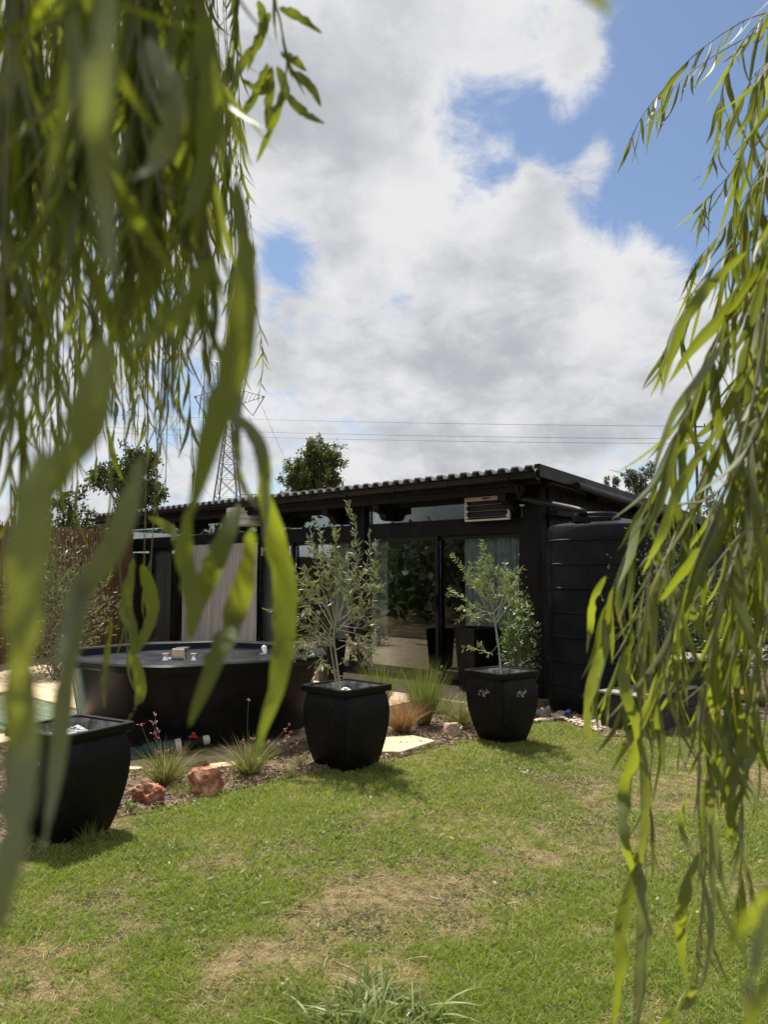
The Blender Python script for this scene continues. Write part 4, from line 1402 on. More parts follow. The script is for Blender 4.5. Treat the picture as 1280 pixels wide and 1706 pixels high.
flowering('strappy plant with pink flower spikes beside the leftmost pot', 275, 1308, 420, .36, 31, [(258, 1190, 1), (253, 1203, 0), (235, 1208, 0), (256, 1222, 1), (262, 1218, 0), (282, 1248, 1), (263, 1252, 0)])
flowering('strappy plant with pink flowers on the bed behind the red rock', 415, 1292, 420, .34, 32, [(414, 1166, 0), (482, 1208, 1), (486, 1220, 1), (474, 1235, 1), (494, 1240, 1), (480, 1228, 0), (448, 1237, 0), (402, 1236, 0), (420, 1230, 0)])
flowering('thin plant with one lilac flower head in front of the door', 728, 1192, 60, .16, 33, [(735, 1112, 1)], 'lilac_petal', 'grass_green')
tuft('ornamental_grass', 'small green tuft between the flowering plants at the deck edge', 'grass tuft', 500, 1275, 110, .15, .8, .004, 'grass_olive', seed=9)
tuft('ornamental_grass', 'straggly olive tuft behind the flat red rock', 'grass tuft', 300, 1325, 130, .15, .9, .004, 'grass_olive', seed=10)
sprig('bed_weed', 'bright green leafy weed on the soil beside the leftmost pot', 'weed', tuple(gp(215, 1350, .02)), 16, .02, .03, .05, .02, 'shrub_light', seed=8)
sprig('bed_weed', 'low green weed under the strappy pink plant', 'weed', tuple(gp(246, 1318, .02)), 26, .05, .03, .045, .022, 'shrub_light', seed=9)
tuft('weed_clump', 'broad bladed pale green weed clump on the lawn at the bottom edge', 'weed', 612, 1700, 320, .135, 1.5, .0115, 'weed', .9, None, 12, br=.27)
tuft('weed_clump', 'small broad bladed weed on the lawn under the leftmost pot', 'weed', 285, 1412, 40, .07, 1.4, .006, 'weed', .55, None, 13)
for i, (px, py, lab) in enumerate(((150, 1400, 'tall grass growing against the foot of the leftmost pot'), (480, 1290, 'tall grass at the left foot of the middle pot'), (640, 1283, 'tall grass at the front right of the middle pot'),
                                   (840, 1243, 'short tufty grass along the foot of the emblem pot'))):
    tuft('tall_grass', lab, 'grass tuft', px, py, 60, .13 if i < 3 else .05, .6, .0035, 'grass_green', .5, 'uncut grass round the pots', 40 + i)


# ------------------------------------------------------------------ rocks
def rock(px, py, r, mat, label, seed, z=0.0):
    """broken stone: the hull of scattered points, split finer and roughened"""
    import bmesh
    g = gp(px, py)
    q = random.Random(seed * 17)
    bm = bmesh.new()
    for i in range(22):
        v = Vector((q.gauss(0, 1), q.gauss(0, 1), q.gauss(0, 1))).normalized()
        c_ = max(abs(v.x), abs(v.y), abs(v.z))
        v = v * (.65 + .35 / c_) * q.uniform(.78, 1.02)
        bm.verts.new((v.x * r[0], v.y * r[1], v.z * r[2]))
    bmesh.ops.convex_hull(bm, input=bm.verts)
    bmesh.ops.delete(bm, geom=[v for v in bm.verts if not v.link_faces], context='VERTS')
    bmesh.ops.triangulate(bm, faces=bm.faces)
    bmesh.ops.subdivide_edges(bm, edges=bm.edges, cuts=5, use_grid_fill=True)
    bm.normal_update()
    k_ = min(r)
    mv = [(v, v.normal.copy()) for v in bm.verts]
    for v, nn in mv:
        p = v.co / k_ + Vector((seed * 5.1, seed, 0))
        v.co += nn * k_ * (.13 * pnoise(p * 1.3) + .10 * pnoise(p * 3.1) - .10 * abs(pnoise(p * 2.2)) + .05 * pnoise(p * 7))
    bm.verts.index_update()
    m = MB()
    m.v = [(g.x + v.co.x, g.y + v.co.y, max(v.co.z + r[2] * .55, -.01)) for v in bm.verts]
    m.f = [tuple(v.index for v in f.verts) for f in bm.faces]
    bm.free()
    return solo('garden_rock', m, mat, label, 'rock', (g.x, g.y, 0), 24, 'rocks at the edge of the planting beds')


rock(246, 1342, (.118, .09, .10), 'rock', 'flat red rock beside the leftmost pot', 1)
rock(343, 1324, (.128, .10, .14), 'rock', 'taller rust brown rock under the pink flowers', 2)
rock(755, 1229, (.10, .09, .105), 'rock_pale', 'pale pink rock left of the emblem pot', 3)
rock(907, 1198, (.11, .09, .10), 'rock_grey', 'smooth grey stone right of the emblem pot', 4)
rock(1110, 1188, (.2, .15, .13), 'rock', 'red rock under the end of the black sleeper wall', 5)
rock(1165, 1195, (.11, .09, .06), 'rock', 'low red rock right of the sleeper wall behind the willow', 6)
rock(1235, 1170, (.25, .17, .17), 'rock', 'large terracotta rock under the white flowers', 7)

# black sleeper wall at the right
b0 = gp(1068, 1227)
wl = thing('sleeper_wall', 'low black sleeper wall with a weathered grey top beside the tank', 'garden wall', (b0.x, b0.y, 0), R(38))
for i in range(2):
    part('sleeper', MB().box((0, 0, .002 + i * .172), (1.0, .44, .17 + i * .172)), 'sleeper', wl, bevel=.01)
part('capping', MB().box((-.015, -.015, .345), (1.02, .215, .372)), 'sleeper_top', wl, bevel=.008)
part('capping', MB().box((-.015, .219, .345), (1.02, .455, .372)), 'sleeper_top', wl, bevel=.008)
b1 = at(1128, 1120, 8.6)
wl2 = thing('raised_bed', 'dark raised bed block with a grey top behind the sleeper wall', 'garden wall', (b1.x, b1.y, 0), R(28))
part('block', MB().box((-.25, -.2, 0), (.5, .3, .52)), 'sleeper', wl2, bevel=.01)
part('capping', MB().box((-.27, -.22, .522), (.52, .32, .56)), 'sleeper_top', wl2, bevel=.008)


# ------------------------------------------------------------------ shrubs
def shrub(name, label, cat, c, rad, n, ll, lw, mat, seed, stems=8, flowers=None, group=None, clump=.5):
    """bush of many leaves in uneven clumps on thin stems"""
    r = np.random.default_rng(seed)
    t = thing(name, label, cat, (c[0], c[1], c[2]), 0, group)
    c = np.array(c, float)
    rad = np.array(rad, float)
    k_ = max(n // 28, 6)
    cc = unit(r.normal(size=(k_, 3))) * (r.random((k_, 1)) ** .45) * rad + c + np.array([0, 0, rad[2]])
    i = r.integers(0, k_, n)
    P = cc[i] + r.normal(size=(n, 3)) * rad * clump * .4
    P[:, 2] = np.maximum(P[:, 2], c[2] + .02)
    D = unit(P - (c + np.array([0, 0, rad[2] * .6]))) + r.normal(size=(n, 3)) * .6 + np.array([0, 0, .1])
    sm = MB()
    for j in range(min(stems, k_)):
        a, b = Vector(c), Vector(cc[j])
        sm.tube(bez([a, a.lerp(b, .5) + Vector((0, 0, rad[2] * .3)), b], 8), [.006 * (1 - .8 * q / 8) + .001 for q in range(9)], 5)
    part('stems', sm, 'bark', t, 60, sp='w')
    o = leaf_obj('foliage', P, D, ll * r.uniform(.6, 1.2, n), lw * r.uniform(.7, 1.2, n), mat, t, segs=3, fold=.2, bend=r.normal(size=(n, 3)) * .15)
    o['kind'] = 'stuff'
    for (mt, nf, pet, pl) in (flowers or ()):
        for q in range(nf):
            d = unit(r.normal(size=(1, 3)) + np.array([[0, -1.2, .5]]))[0]
            p = c + np.array([0, 0, rad[2]]) + d * rad * r.uniform(.75, 1.02)
            flower_head(t, p, pet, pl, pl * .5, mt, pl * .45)
    return t


jz = gp(868, 1190)
jc = at(870, 1110, jz.y + .15)
shrub('jasmine_bush', 'dark climbing jasmine bush with small white star flowers behind the emblem pot', 'shrub', (jc.x, jc.y, .25), (.19, .17, .50), 1700, .042, .020, 'shrub', 51, 10, [('white_petal', 34, 8, .028)])
tc2 = at(1095, 1000, 7.6)
shrub('purple_shrub', 'light green shrub with violet flowers in front of the tank', 'shrub', (tc2.x + .1, tc2.y, .35), (.48, .3, .72), 2100, .040, .018, 'shrub', 52, 14, [('purple_petal', 22, 16, .022), ('yellow_petal', 6, 5, .02)], clump=.6)
tc3 = at(1250, 1000, 8.4)
shrub('purple_shrub', 'pale leafy shrub with a few violet flowers at the right edge', 'shrub', (tc3.x, tc3.y, .1), (.55, .35, .8), 1700, .045, .02, 'shrub_light', 53, 14, [('purple_petal', 10, 14, .022)], clump=.6)
ac = gp(1262, 1185)
tuft('agapanthus', 'strappy plant crowded with white flowers at the right edge', 'plant', 1262, 1178, 300, .36, .8, .008, 'grass_olive', .7, None, 61)
apar = bpy.data.objects['agapanthus']
for i in range(26):
    p = at(1255 + random.uniform(-26, 34), 1105 + random.uniform(-25, 40), ac.y + random.uniform(-.15, .15))
    flower_head(apar, p, 18, .040, .015, 'white_petal', .018)
tuft('arching_grass', 'arching thin green grass on the sleeper wall', 'grass tuft', 1125, 1150, 90, .42, .9, .005, 'grass_olive', .9, None, 62)
dz = gp(1072, 1212)
t = thing('dandelion', 'tiny yellow flower on the lawn edge under the sleeper wall', 'flower', (dz.x, dz.y, 0))
part('stem', MB().tube([(0, 0, 0), (.01, 0, .09)], .002, 4), 'grass_olive', t)
flower_head(t, (dz.x + .01, dz.y, .09), 12, .018, .008, 'yellow_petal', .003)

# left side behind the willow: grey green shrubs, reed fence, planter plants
lc = gp(88, 1130)
shrub('oleander_shrub', 'grey green upright shrub at the left in front of the reed fence', 'shrub', (lc.x - .15, lc.y + .4, 0), (.75, .5, 1.0), 4200, .085, .019, 'shrub_grey', 71, 16)
shrub('pool_shrub', 'low dark shrub beside the pool at the left', 'shrub', (lc.x + .2, lc.y - .4, 0), (.26, .25, .22), 600, .055, .016, 'shrub_grey', 72, 8)
pp = gp(192, 1062, FL)
shrub('planter_shrub', 'small round shrub in the planter by the reed fence', 'shrub', (pp.x, pp.y, FL + .40), (.17, .17, .12), 420, .04, .02, 'jasmine', 73, 6)
pp = gp(262, 1075, FL)
tuft('orange_grass', 'dry orange flowered grass clump beyond the tub', 'grass tuft', 262, 1080, 160, .34, .6, .006, 'grass_brown', .5, None, 74)
pp = gp(165, 1066)
shrub('fence_shrub', 'brown leafed low shrub at the foot of the reed fence', 'shrub', (pp.x, pp.y, 0), (.4, .25, .2), 500, .06, .03, 'grass_brown', 75, 6)

fa, fb = at(215, 1060, 15.6), at(-120, 1075, 11.0)
fa.z = fb.z = 0
fence = thing('reed_fence', 'tall brown reed fence at the left end of the cabin', 'fence', fa)
L_ = (fb - fa).length
n_ = int(L_ / .013)
P = np.array([tuple(fa.lerp(fb, (i + random.uniform(-.3, .3)) / n_) + Vector((random.uniform(-.02, .02), random.uniform(-.02, .02), 0))) for i in range(n_)])
rd = MB()
for p in P:
    h = 2.34 + random.uniform(-.07, .06)
    rd.tube([p, (p[0] + random.gauss(0, .012), p[1], h * .5), (p[0] + random.gauss(0, .02), p[1] + random.gauss(0, .01), h)], random.uniform(.009, .014), 4, cap=False)
o = part('canes', rd, 'reed', fence, 60, sp='w')
o['kind'] = 'stuff'
dirf = (fb - fa).normalized()
part('backing', MB().loft([[tuple(q + Vector((-.03, 0, 0))) for q in (fa, fb, fb + Vector((.004, .004, 0)), fa + Vector((.004, .004, 0)))], [tuple(q + Vector((-.03, 0, 2.2))) for q in (fa, fb, fb + Vector((.004, .004, 0)), fa + Vector((.004, .004, 0)))]]), 'reed', fence, sp='w')
for i in range(7):
    p = fa + dirf * (.1 + i * (L_ - .2) / 6) + Vector((-.09, .02, 0))
    part('fence_post', MB().tube([p, p + Vector((0, 0, 2.5))], .04, 8), 'bark_dark', fence, 60, sp='w')
for z in (.5, 1.4, 2.3):
    part('rail', MB().tube([fa + Vector((-.05, .01, z)), fb + Vector((-.05, .01, z))], .012, 6), 'bark_dark', fence, sp='w')


# ------------------------------------------------------------------ trees beyond the house
def tree(name, label, base, h, crown_c, crown_r, n, leaf, mat, seed, lobes=14, trunk=.16, group='trees beyond the cabin'):
    r = np.random.default_rng(seed)
    t = thing(name, label, 'tree', base, 0, group)
    base = Vector(base)
    cc = Vector(crown_c)
    tk = MB()
    tk.tube(bez([base, base.lerp(cc, .5) + Vector((.1, .05, 0)), cc + Vector((0, 0, crown_r[2] * .4))], 10), [trunk * (1 - .8 * i / 10) for i in range(11)], 8)
    part('trunk', tk, 'bark_dark', t, 60, sp='w')
    rad = np.array(crown_r)
    lb = unit(r.normal(size=(lobes, 3))) * (r.random((lobes, 1)) ** .4) * rad * .78
    lr = r.uniform(.28, .5, lobes)
    lm = MB()
    for j in range(lobes):
        a = base.lerp(cc, .7)
        b = cc + Vector(lb[j])
        lm.tube(bez([a, a.lerp(b, .5) + Vector((0, 0, .15 * crown_r[2])), b], 6), [trunk * .3 * (1 - .85 * q / 6) for q in range(7)], 5)
    part('limbs', lm, 'bark_dark', t, 60, sp='w')
    # clumps inside the lobes, leaves inside the clumps
    m_ = lobes * 16
    i = r.integers(0, lobes, m_)
    cl = lb[i] + unit(r.normal(size=(m_, 3))) * (r.random((m_, 1)) ** .33) * (lr[i][:, None] * rad)
    q = r.integers(0, m_, n)
    P = np.array(tuple(cc)) + cl[q] + r.normal(size=(n, 3)) * rad * .055
    D = r.normal(size=(n, 3)) + unit(cl[q]) * .8
    o = leaf_obj('crown', P, D, leaf * r.uniform(.6, 1.3, n), leaf * .5 * r.uniform(.7, 1.2, n), mat, t, segs=2, fold=.2, tint=np.clip(.5 * r.random(n) + .5 * r.random(m_)[q], 0, .99))
    o['kind'] = 'stuff'
    return t


def crown(px, py, Y, rw, rh_):
    c = at(px, py, Y)
    return c, (rw / F * Y, rw / F * Y * .9, rh_ / F * Y)


c, r_ = crown(524, 792, 34, 54, 64)
tree('broadleaf_tree', 'dense rounded green tree rising behind the middle of the roof', (c.x, c.y, 0), 0, c, r_, 22000, .14, 'tree', 81, 34)
c, r_ = crown(492, 832, 33, 28, 24)
tree('broadleaf_tree', 'low pale green treetop just left of the dense rounded tree', (c.x, c.y, 0), 0, c, r_, 2500, .11, 'tree', 82, 8)
c, r_ = crown(210, 800, 26, 80, 64)
tree('broadleaf_tree', 'broad dark tree at the left behind the willow leaves', (c.x, c.y, 0), 0, c, r_, 11000, .13, 'tree_dark', 83, 18)
c, r_ = crown(120, 870, 24, 70, 60)
tree('broadleaf_tree', 'dark tree low behind the reed fence', (c.x, c.y, 0), 0, c, r_, 6000, .13, 'tree_dark', 84, 12)
c, r_ = crown(1068, 800, 40, 30, 32)
tree('broadleaf_tree', 'small open grey green tree behind the right roof slope', (c.x, c.y, 0), 0, c, r_, 2300, .15, 'tree_far', 85, 12)
c, r_ = crown(1022, 802, 40, 14, 14)
tree('broadleaf_tree', 'thin twiggy treetop just above the right roof edge', (c.x, c.y, 0), 0, c, r_, 450, .13, 'tree_far', 86, 7)
c, r_ = crown(1225, 850, 38, 60, 44)
tree('broadleaf_tree', 'bushy tree at the right edge behind the hanging willow', (c.x, c.y, 0), 0, c, r_, 5500, .14, 'tree_dark', 87, 14)
# bare arching branch by the right tree
bb = MB()
bb.tube(bez([at(1058, 822, 39.5), at(1052, 800, 39.5), at(1040, 789, 39.5), at(1016, 783, 39.5)], 10), [.04, .04, .036, .033, .03, .028, .025, .02, .018, .014, .01], 6)
bb.tube([at(1058, 822, 39.5), Vector((at(1060, 850, 39.5).x, 39.5, 0))], .05, 6)
solo('dead_branch', bb, 'bark', 'bare arching branch beside the small right tree', 'branch', (at(1060, 850, 39.5).x, 39.5, 0), 60)

# ------------------------------------------------------------------ pylon, pole and power lines
PY = 125.0
pk = PY / F
px0 = at(377, 957, PY)
pyl = thing('pylon', 'steel lattice electricity pylon far behind the cabin', 'pylon', (px0.x, PY, 0))


def pz(py):
    return at(377, py, PY).z


zw, zt, za, zh = pz(706), pz(604), pz(668), pz(652)
hb, hw_ = 34 * pk, 5 * pk


def legs(z):
    u = z / zw
    return hb + (hw_ - hb) * u


lat = MB()
for sx in (-1, 1):
    for sy in (-1, 1):
        part('leg', MB().tube([(sx * hb, sy * hb, 0), (sx * hw_, sy * hw_, zw)], .14, 4), 'steel_grey', pyl)
lv = [0]
z = 0
while z < zw - 1.2:
    z += max(legs(z) * 1.7, 1.3)
    lv.append(min(z, zw))
for za_, zb_ in zip(lv, lv[1:]):
    a, b = legs(za_), legs(zb_)
    for f in range(4):
        c1, c2 = ((-1, -1), (1, -1), (1, 1), (-1, 1))[f], ((1, -1), (1, 1), (-1, 1), (-1, -1))[f]
        lat.tube([(c1[0] * a, c1[1] * a, za_), (c2[0] * b, c2[1] * b, zb_)], .06, 3, False)
        lat.tube([(c2[0] * a, c2[1] * a, za_), (c1[0] * b, c1[1] * b, zb_)], .06, 3, False)
        lat.tube([(c1[0] * b, c1[1] * b, zb_), (c2[0] * b, c2[1] * b, zb_)], .05, 3, False)
part('bracing', lat, 'steel_grey', pyl)
for sx in (-1, 1):
    hd = MB()
    K = [(sx * 5 * pk, zw), (sx * 20 * pk, za - .4), (sx * 24 * pk, zh), (sx * 32 * pk, zt)]
    K2 = [(sx * 2 * pk, zw + 1.0), (sx * 14 * pk, za + .6), (sx * 18 * pk, zh + .3), (sx * 22 * pk, zt)]
    for A in (K, K2):
        hd.tube([(x, 0, z) for x, z in A], .09, 4)
    for i in range(len(K) - 1):
        for u in (0, .33, .66):
            lerp = lambda A, v: (A[i][0] + (A[i + 1][0] - A[i][0]) * v, 0, A[i][1] + (A[i + 1][1] - A[i][1]) * v)
            hd.tube([lerp(K, u), lerp(K2, u + .33)], .05, 3)
            hd.tube([lerp(K2, u), lerp(K, min(u + .33, 1))], .05, 3)
    hd.tube([(sx * 10 * pk, 0, zt), (sx * 35 * pk, 0, zt + .3)], .08, 4)
    part('horn', hd, 'steel_grey', pyl)
    am = MB()
    am.tube([(sx * 19 * pk, 0, za - .5), (sx * 60 * pk, 0, za + .8)], .09, 4)
    am.tube([(sx * 22 * pk, 0, zh + .2), (sx * 60 * pk, 0, za + .8)], .09, 4)
    am.tube([(0, 0, za - .4), (sx * 20 * pk, 0, za - .4)], .08, 4)
    am.tube([(0, 0, zh + .1), (sx * 24 * pk, 0, zh)], .08, 4)
    for i in range(6):
        u, v = i / 6, (i + .7) / 6
        am.tube([(sx * (19 + 41 * u) * pk, 0, za - .5 + 1.3 * u), (sx * (22 + 38 * v) * pk, 0, zh + .2 + (za + .6 - zh) * v)], .045, 3)
    part('crossarm', am, 'steel_grey', pyl)
    iv = MB()
    iv.tube([(sx * 22 * pk, 0, za - .5), (sx * 40 * pk, 0, za - 2.6), (sx * 59 * pk, 0, za + .7)], .10, 5)
    part('insulator', iv, 'wire', pyl)

gt = at(415, 838, 170)
gan = thing('steel_gantry', 'small steel substation gantry on the roofline beside the pylon', 'gantry', (gt.x, gt.y, 0))
gz1, gz0 = at(415, 823, 170).z, at(415, 832, 170).z
g_ = MB()
for z in (gz0, gz1):
    for y in (-.5, .5):
        g_.tube([(-2.2, y, z), (2.2, y, z)], .09, 4)
for i in range(8):
    x = -2.2 + i * .55
    g_.tube([(x, -.5, gz0), (x + .55, -.5, gz1)], .06, 3)
    g_.tube([(x + .55, -.5, gz0), (x, -.5, gz1)], .06, 3)
part('beam', g_, 'steel_grey', gan)
for x in (-2.2, -.2, .5, 2.2):
    part('leg', MB().tube([(x, 0, 0), (x, 0, gz1)], .10, 4), 'steel_grey', gan)

pole_b = at(1168, 957, 62)
pole = thing('utility_pole', 'thin utility pole with two crossarms behind the right willow strands', 'pole', (pole_b.x, 62, 0))
pz_ = lambda py: at(1168, py, 62).z
part('pole', MB().tube([(0, 0, 0), (0, 0, pz_(704))], [.16, .11], 8), 'bark_dark', pole, 60)
for (py, x0, x1) in ((711, -.55, .9), (738, -1.1, 1.0)):
    a = part('crossarm', MB().box((x0, -.06, pz_(py) - .05), (x1, .06, pz_(py) + .05)), 'bark_dark', pole)
    for x in (x0 + .1, x1 - .1):
        part('insulator', MB().lathe([(.03, 0), (.08, .03), (.05, .08), (.08, .12), (.05, .17), (.07, .2), (.02, .24)], (x, 0, pz_(py) + .05), 10), 'wire', a, 50)


def wire(label, a, b, sag, r, group):
    m = MB()
    pts = [a.lerp(b, i / 24) - Vector((0, 0, sag * 4 * (i / 24) * (1 - i / 24))) for i in range(25)]
    m.tube(pts, r, 4)
    return solo('power_line', m, 'wire', label, 'cable', tuple(a), group=group)


for (ya, yb, lab) in ((688, 710, 'topmost of the three level power lines crossing the sky'), (709, 731, 'middle of the three level power lines crossing the sky'), (718, 739, 'lowest of the three level power lines crossing the sky')):
    wire(lab, at(-60, ya - 6, 64), at(1168, yb, 62), .30, .017, 'level power lines across the sky')
for (xa, ya, xb, yb, lab) in ((396, 676, 462, 824, 'left of the cables falling from the pylon to the roofline'), (414, 692, 470, 818, 'middle of the cables falling from the pylon to the roofline'), (436, 676, 500, 812, 'right of the cables falling from the pylon to the roofline')):
    wire(lab, at(xa, ya, PY), at(xb, yb, 330), 1.0, .034, 'cables leaving the pylon')
for (xa, ya, lab) in ((150, 500, 'upper sloping cable behind the left willow leaves'), (140, 575, 'middle sloping cable behind the left willow leaves'), (150, 640, 'lower sloping cable behind the left willow leaves')):
    wire(lab, at(xa, ya, 90), at(415, 826, 170), .6, .026, 'cables sloping down to the gantry')

# ------------------------------------------------------------------ wooded slope to the left, seen only mirrored in the doors
hm = MB()
nx, ny = 24, 60
for i in range(nx):
    for j in range(ny):
        x, y = -20 - i * 2.4, -70 + j * 2.2
        u = i / (nx - 1)
        hm.v.append((x, y, -.05 + 6.5 * (u ** .75) * (1 if i else 0) + (.5 * pnoise(Vector((x * .15, y * .15, 0))) if i else 0)))
for i in range(nx - 1):
    for j in range(ny - 1):
        hm.f.append((i * ny + j, i * ny + j + 1, (i + 1) * ny + j + 1, (i + 1) * ny + j))
tag(link('hillside', to_mesh('hillside', hm, 'hill', 180)), kind='structure')
k_ = 15000
X = np.where(rng.random(k_) < .45, rng.uniform(-17, -12, k_), -20 - rng.random(k_) ** 1.3 * 28)
Y = np.where(X > -18, rng.uniform(-28, 10, k_), rng.uniform(-55, 26, k_))
cx = np.round(X / 3.2) * 3.2 + .8 * np.sin(np.round(Y / 2.8) * 5.1)
cyy = np.round(Y / 2.8) * 2.8
hz_ = .2 + 6.0 * np.clip((-20 - X) / 55, 0, 1) ** .75
u = unit(rng.normal(size=(k_, 3))) * rng.random((k_, 1)) ** .4
P = np.stack([cx + u[:, 0] * 1.7, cyy + u[:, 1] * 1.6, hz_ + 1.1 + u[:, 2] * 1.4], 1)
tag(leaf_obj('hillside_bushes', P, rng.normal(size=(k_, 3)), rng.uniform(.25, .5, k_), rng.uniform(.15, .3, k_), 'tree_dark', segs=2, fold=.2), 'dark bushes covering the slope across the garden', 'bushes', kind='stuff')

# ------------------------------------------------------------------ willow trees
NV = 10


def willow_leaf_mesh(i):
    """one long pointed leaf, unit length along x, folded on its midrib and curved"""
    r = random.Random(100 + i)
    K = 10
    bd, tw, sd = r.uniform(-.22, .12), r.uniform(-1.1, 1.1), r.uniform(-.12, .12)
    vs, fs = [], []
    for j in range(K + 1):
        t = j / K
        wv = .5 * (math.sin(math.pi * t ** .72) ** .85 if 0 < t < 1 else 0) * (1 + .06 * math.sin(t * 21 + i))
        wv = max(wv, .05 if t < .1 else .012)
        c = Vector((t, sd * t * t * 2 + .02 * math.sin(t * 7 + i), bd * t * t * 2))
        a = tw * t
        s_ = Vector((0, math.cos(a), math.sin(a)))
        u_ = Vector((0, -math.sin(a), math.cos(a)))
        W_ = .105
        vs += [c - s_ * wv * W_ + u_ * wv * W_ * .35, c, c + s_ * wv * W_ + u_ * wv * W_ * .35]
    for j in range(K):
        b = 3 * j
        fs += [(b, b + 1, b + 4, b + 3), (b + 1, b + 2, b + 5, b + 4)]
    return vs, fs


WL = [willow_leaf_mesh(i) for i in range(NV)]


def rib_attrs(me, n_st, rep_=1):
    for k_, a_ in (('rib', np.tile([0., 1., 0.], n_st)), ('along', np.repeat(np.linspace(0, 1, n_st), 3))):
        at_ = me.attributes.new(k_, 'FLOAT', 'POINT')
        at_.data.foreach_set('value', np.tile(a_, rep_).astype(np.float32))
WM = {}
for mt in ('willow', 'willow_pale', 'willow_sunlit'):
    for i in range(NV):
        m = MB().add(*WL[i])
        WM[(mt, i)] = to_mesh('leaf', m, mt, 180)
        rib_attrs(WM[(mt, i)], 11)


class Willow:
    def __init__(s, name, label, base, seed):
        s.root = thing(name, label, 'tree', base)
        s.r = random.Random(seed)
        s.leaves = []                           # (score, matrix, variant, material, twig object)
        s.twigs = []

    def add_leaf(s, p, d, L, wf, twig, mat='willow', roll=None):
        d = d.normalized()
        v = Vector((s.r.gauss(0, 1), s.r.gauss(0, 1), s.r.gauss(0, .5)))
        nrm = d.cross(v).normalized() if roll is None else (roll - d * roll.dot(d)).normalized()
        sd = nrm.cross(d)
        mt = Matrix((d * L, sd * L * wf, nrm * L)).transposed().to_4x4()
        mt.translation = p
        c = p + d * L * .5
        px = 640 + F * c.x / max(c.y, .05)
        py = HOR - F * (c.z - CH) / max(c.y, .05)
        sc = L / max(c.y, .06) if c.y > .05 and -60 < px < 1340 and -60 < py < 1760 else 0
        s.leaves.append((sc, mt, s.r.randrange(NV), mat, twig))

    def strand(s, pts, L=(.06, .10), space=.026, rad=.0016, mat='willow', pale=.22, wf=(.65, 1.05), skip=0.0, droop=1.35, spread=.42, young=.14):  # young: share of leaves given the painted sunlit colour
        """a hanging twig with alternate drooping leaves"""
        ln = sum((pts[i + 1] - pts[i]).length for i in range(len(pts) - 1))
        n_ = max(int(ln / .03), 8)
        c = bez(pts, n_)
        tw = part('hanging_twig', MB().tube(c, [rad * (1 - .6 * i / n_) for i in range(n_ + 1)], 6), 'twig', s.root, 60, sp='w')
        s.twigs.append(tw)
        k_ = int(ln / space)
        a = s.r.uniform(0, 6.28)
        for j in range(k_ + 1):
            u = (j + s.r.uniform(-.2, .2)) / k_
            u = min(max(u, 0), .999)
            if s.r.random() < skip: continue
            x = u * n_
            i = min(int(x), n_ - 1)
            p = c[i].lerp(c[i + 1], x - i)
            t_ = (c[i + 1] - c[i]).normalized()
            a += 2.4 + s.r.uniform(-.5, .5)
            e1 = t_.orthogonal().normalized()
            e2 = t_.cross(e1)
            o = e1 * math.cos(a) + e2 * math.sin(a)
            sp_ = spread * s.r.uniform(.4, 1.4)
            d = t_ * .8 + o * sp_ + Vector((0, 0, -.75 * droop))
            LL = s.r.uniform(*L) * (1 - .5 * max(u - .85, 0) / .15)
            s.add_leaf(p, d, LL, s.r.uniform(*wf), tw, 'willow_pale' if s.r.random() < pale else ('willow_sunlit' if s.r.random() < young else mat))
        return tw

    def hero(s, pts, width, mat='willow', twig=None, roll=None):
        """one near leaf along a path of three or more points, its own bent blade"""
        c = bez(pts, 16)
        vs, fs = [], []
        for j, p in enumerate(c):
            t = j / 16
            tg = (c[min(j + 1, 16)] - c[max(j - 1, 0)]).normalized()
            nr = roll or Vector((s.r.gauss(0, .3), -1, s.r.gauss(0, .2)))
            sd = tg.cross(nr).normalized()
            nr = sd.cross(tg).normalized()
            wv = width * .5 * max(math.sin(math.pi * min(max(t, .001), .999) ** .75) ** .8, .06 if t < .1 else .01)
            vs += [p - sd * wv - nr * wv * .3, p, p + sd * wv - nr * wv * .3]
        for j in range(16):
            b = 3 * j
            fs += [(b, b + 3, b + 4, b + 1), (b + 1, b + 4, b + 5, b + 2)]
        o = part('leaf', MB().add(vs, fs), mat, twig or s.root, 180, sp='w')
        rib_attrs(o.data, 17)
        return o

    def finish(s, keep=285):
        inv = ROOTM[s.root.name].inverted()
        order = sorted(range(len(s.leaves)), key=lambda i: -s.leaves[i][0])
        own = [i for i in order[:keep] if s.leaves[i][0] > 0]
        rest = [i for i in order if i not in set(own)]
        for i in own:
            _, mt, v, mat, tw = s.leaves[i]
            o = link('leaf', WM[(mat, v)], tw)
            o.matrix_local = inv @ mt
        for mat in ('willow', 'willow_pale', 'willow_sunlit'):
            V, T, tt_ = [], [], []
            off = 0
            for i in rest:
                _, mt, v, mm, _t = s.leaves[i]
                if mm != mat: continue
                A = np.array(mt)
                vv_ = np.array([tuple(p) for p in WL[v][0]]) @ A[:3, :3].T + A[:3, 3]
                q = np.array(WL[v][1])
                V.append(vv_)
                T.append(np.concatenate([q[:, [0, 1, 2]], q[:, [0, 2, 3]]]) + off)
                tt_.append(np.full(len(vv_), s.r.random()))
                off += len(vv_)
            if V:
                me = np_mesh('foliage', np.concatenate(V), np.concatenate(T), mat, {'tint': np.concatenate(tt_)}, True, inv)
                rib_attrs(me, 11, len(tt_))
                o = link('foliage', me, s.root)
                o['kind'] = 'stuff'


def over(px, py, Y, top=2.75):
    """the part of a strand above the frame: straight up to its bough"""
    p = at(px, py, Y)
    return [Vector((p.x + (-.06 if px < 640 else .10), p.y + .02, top)), Vector((p.x, p.y, max(p.z + .25, 2.0)))]


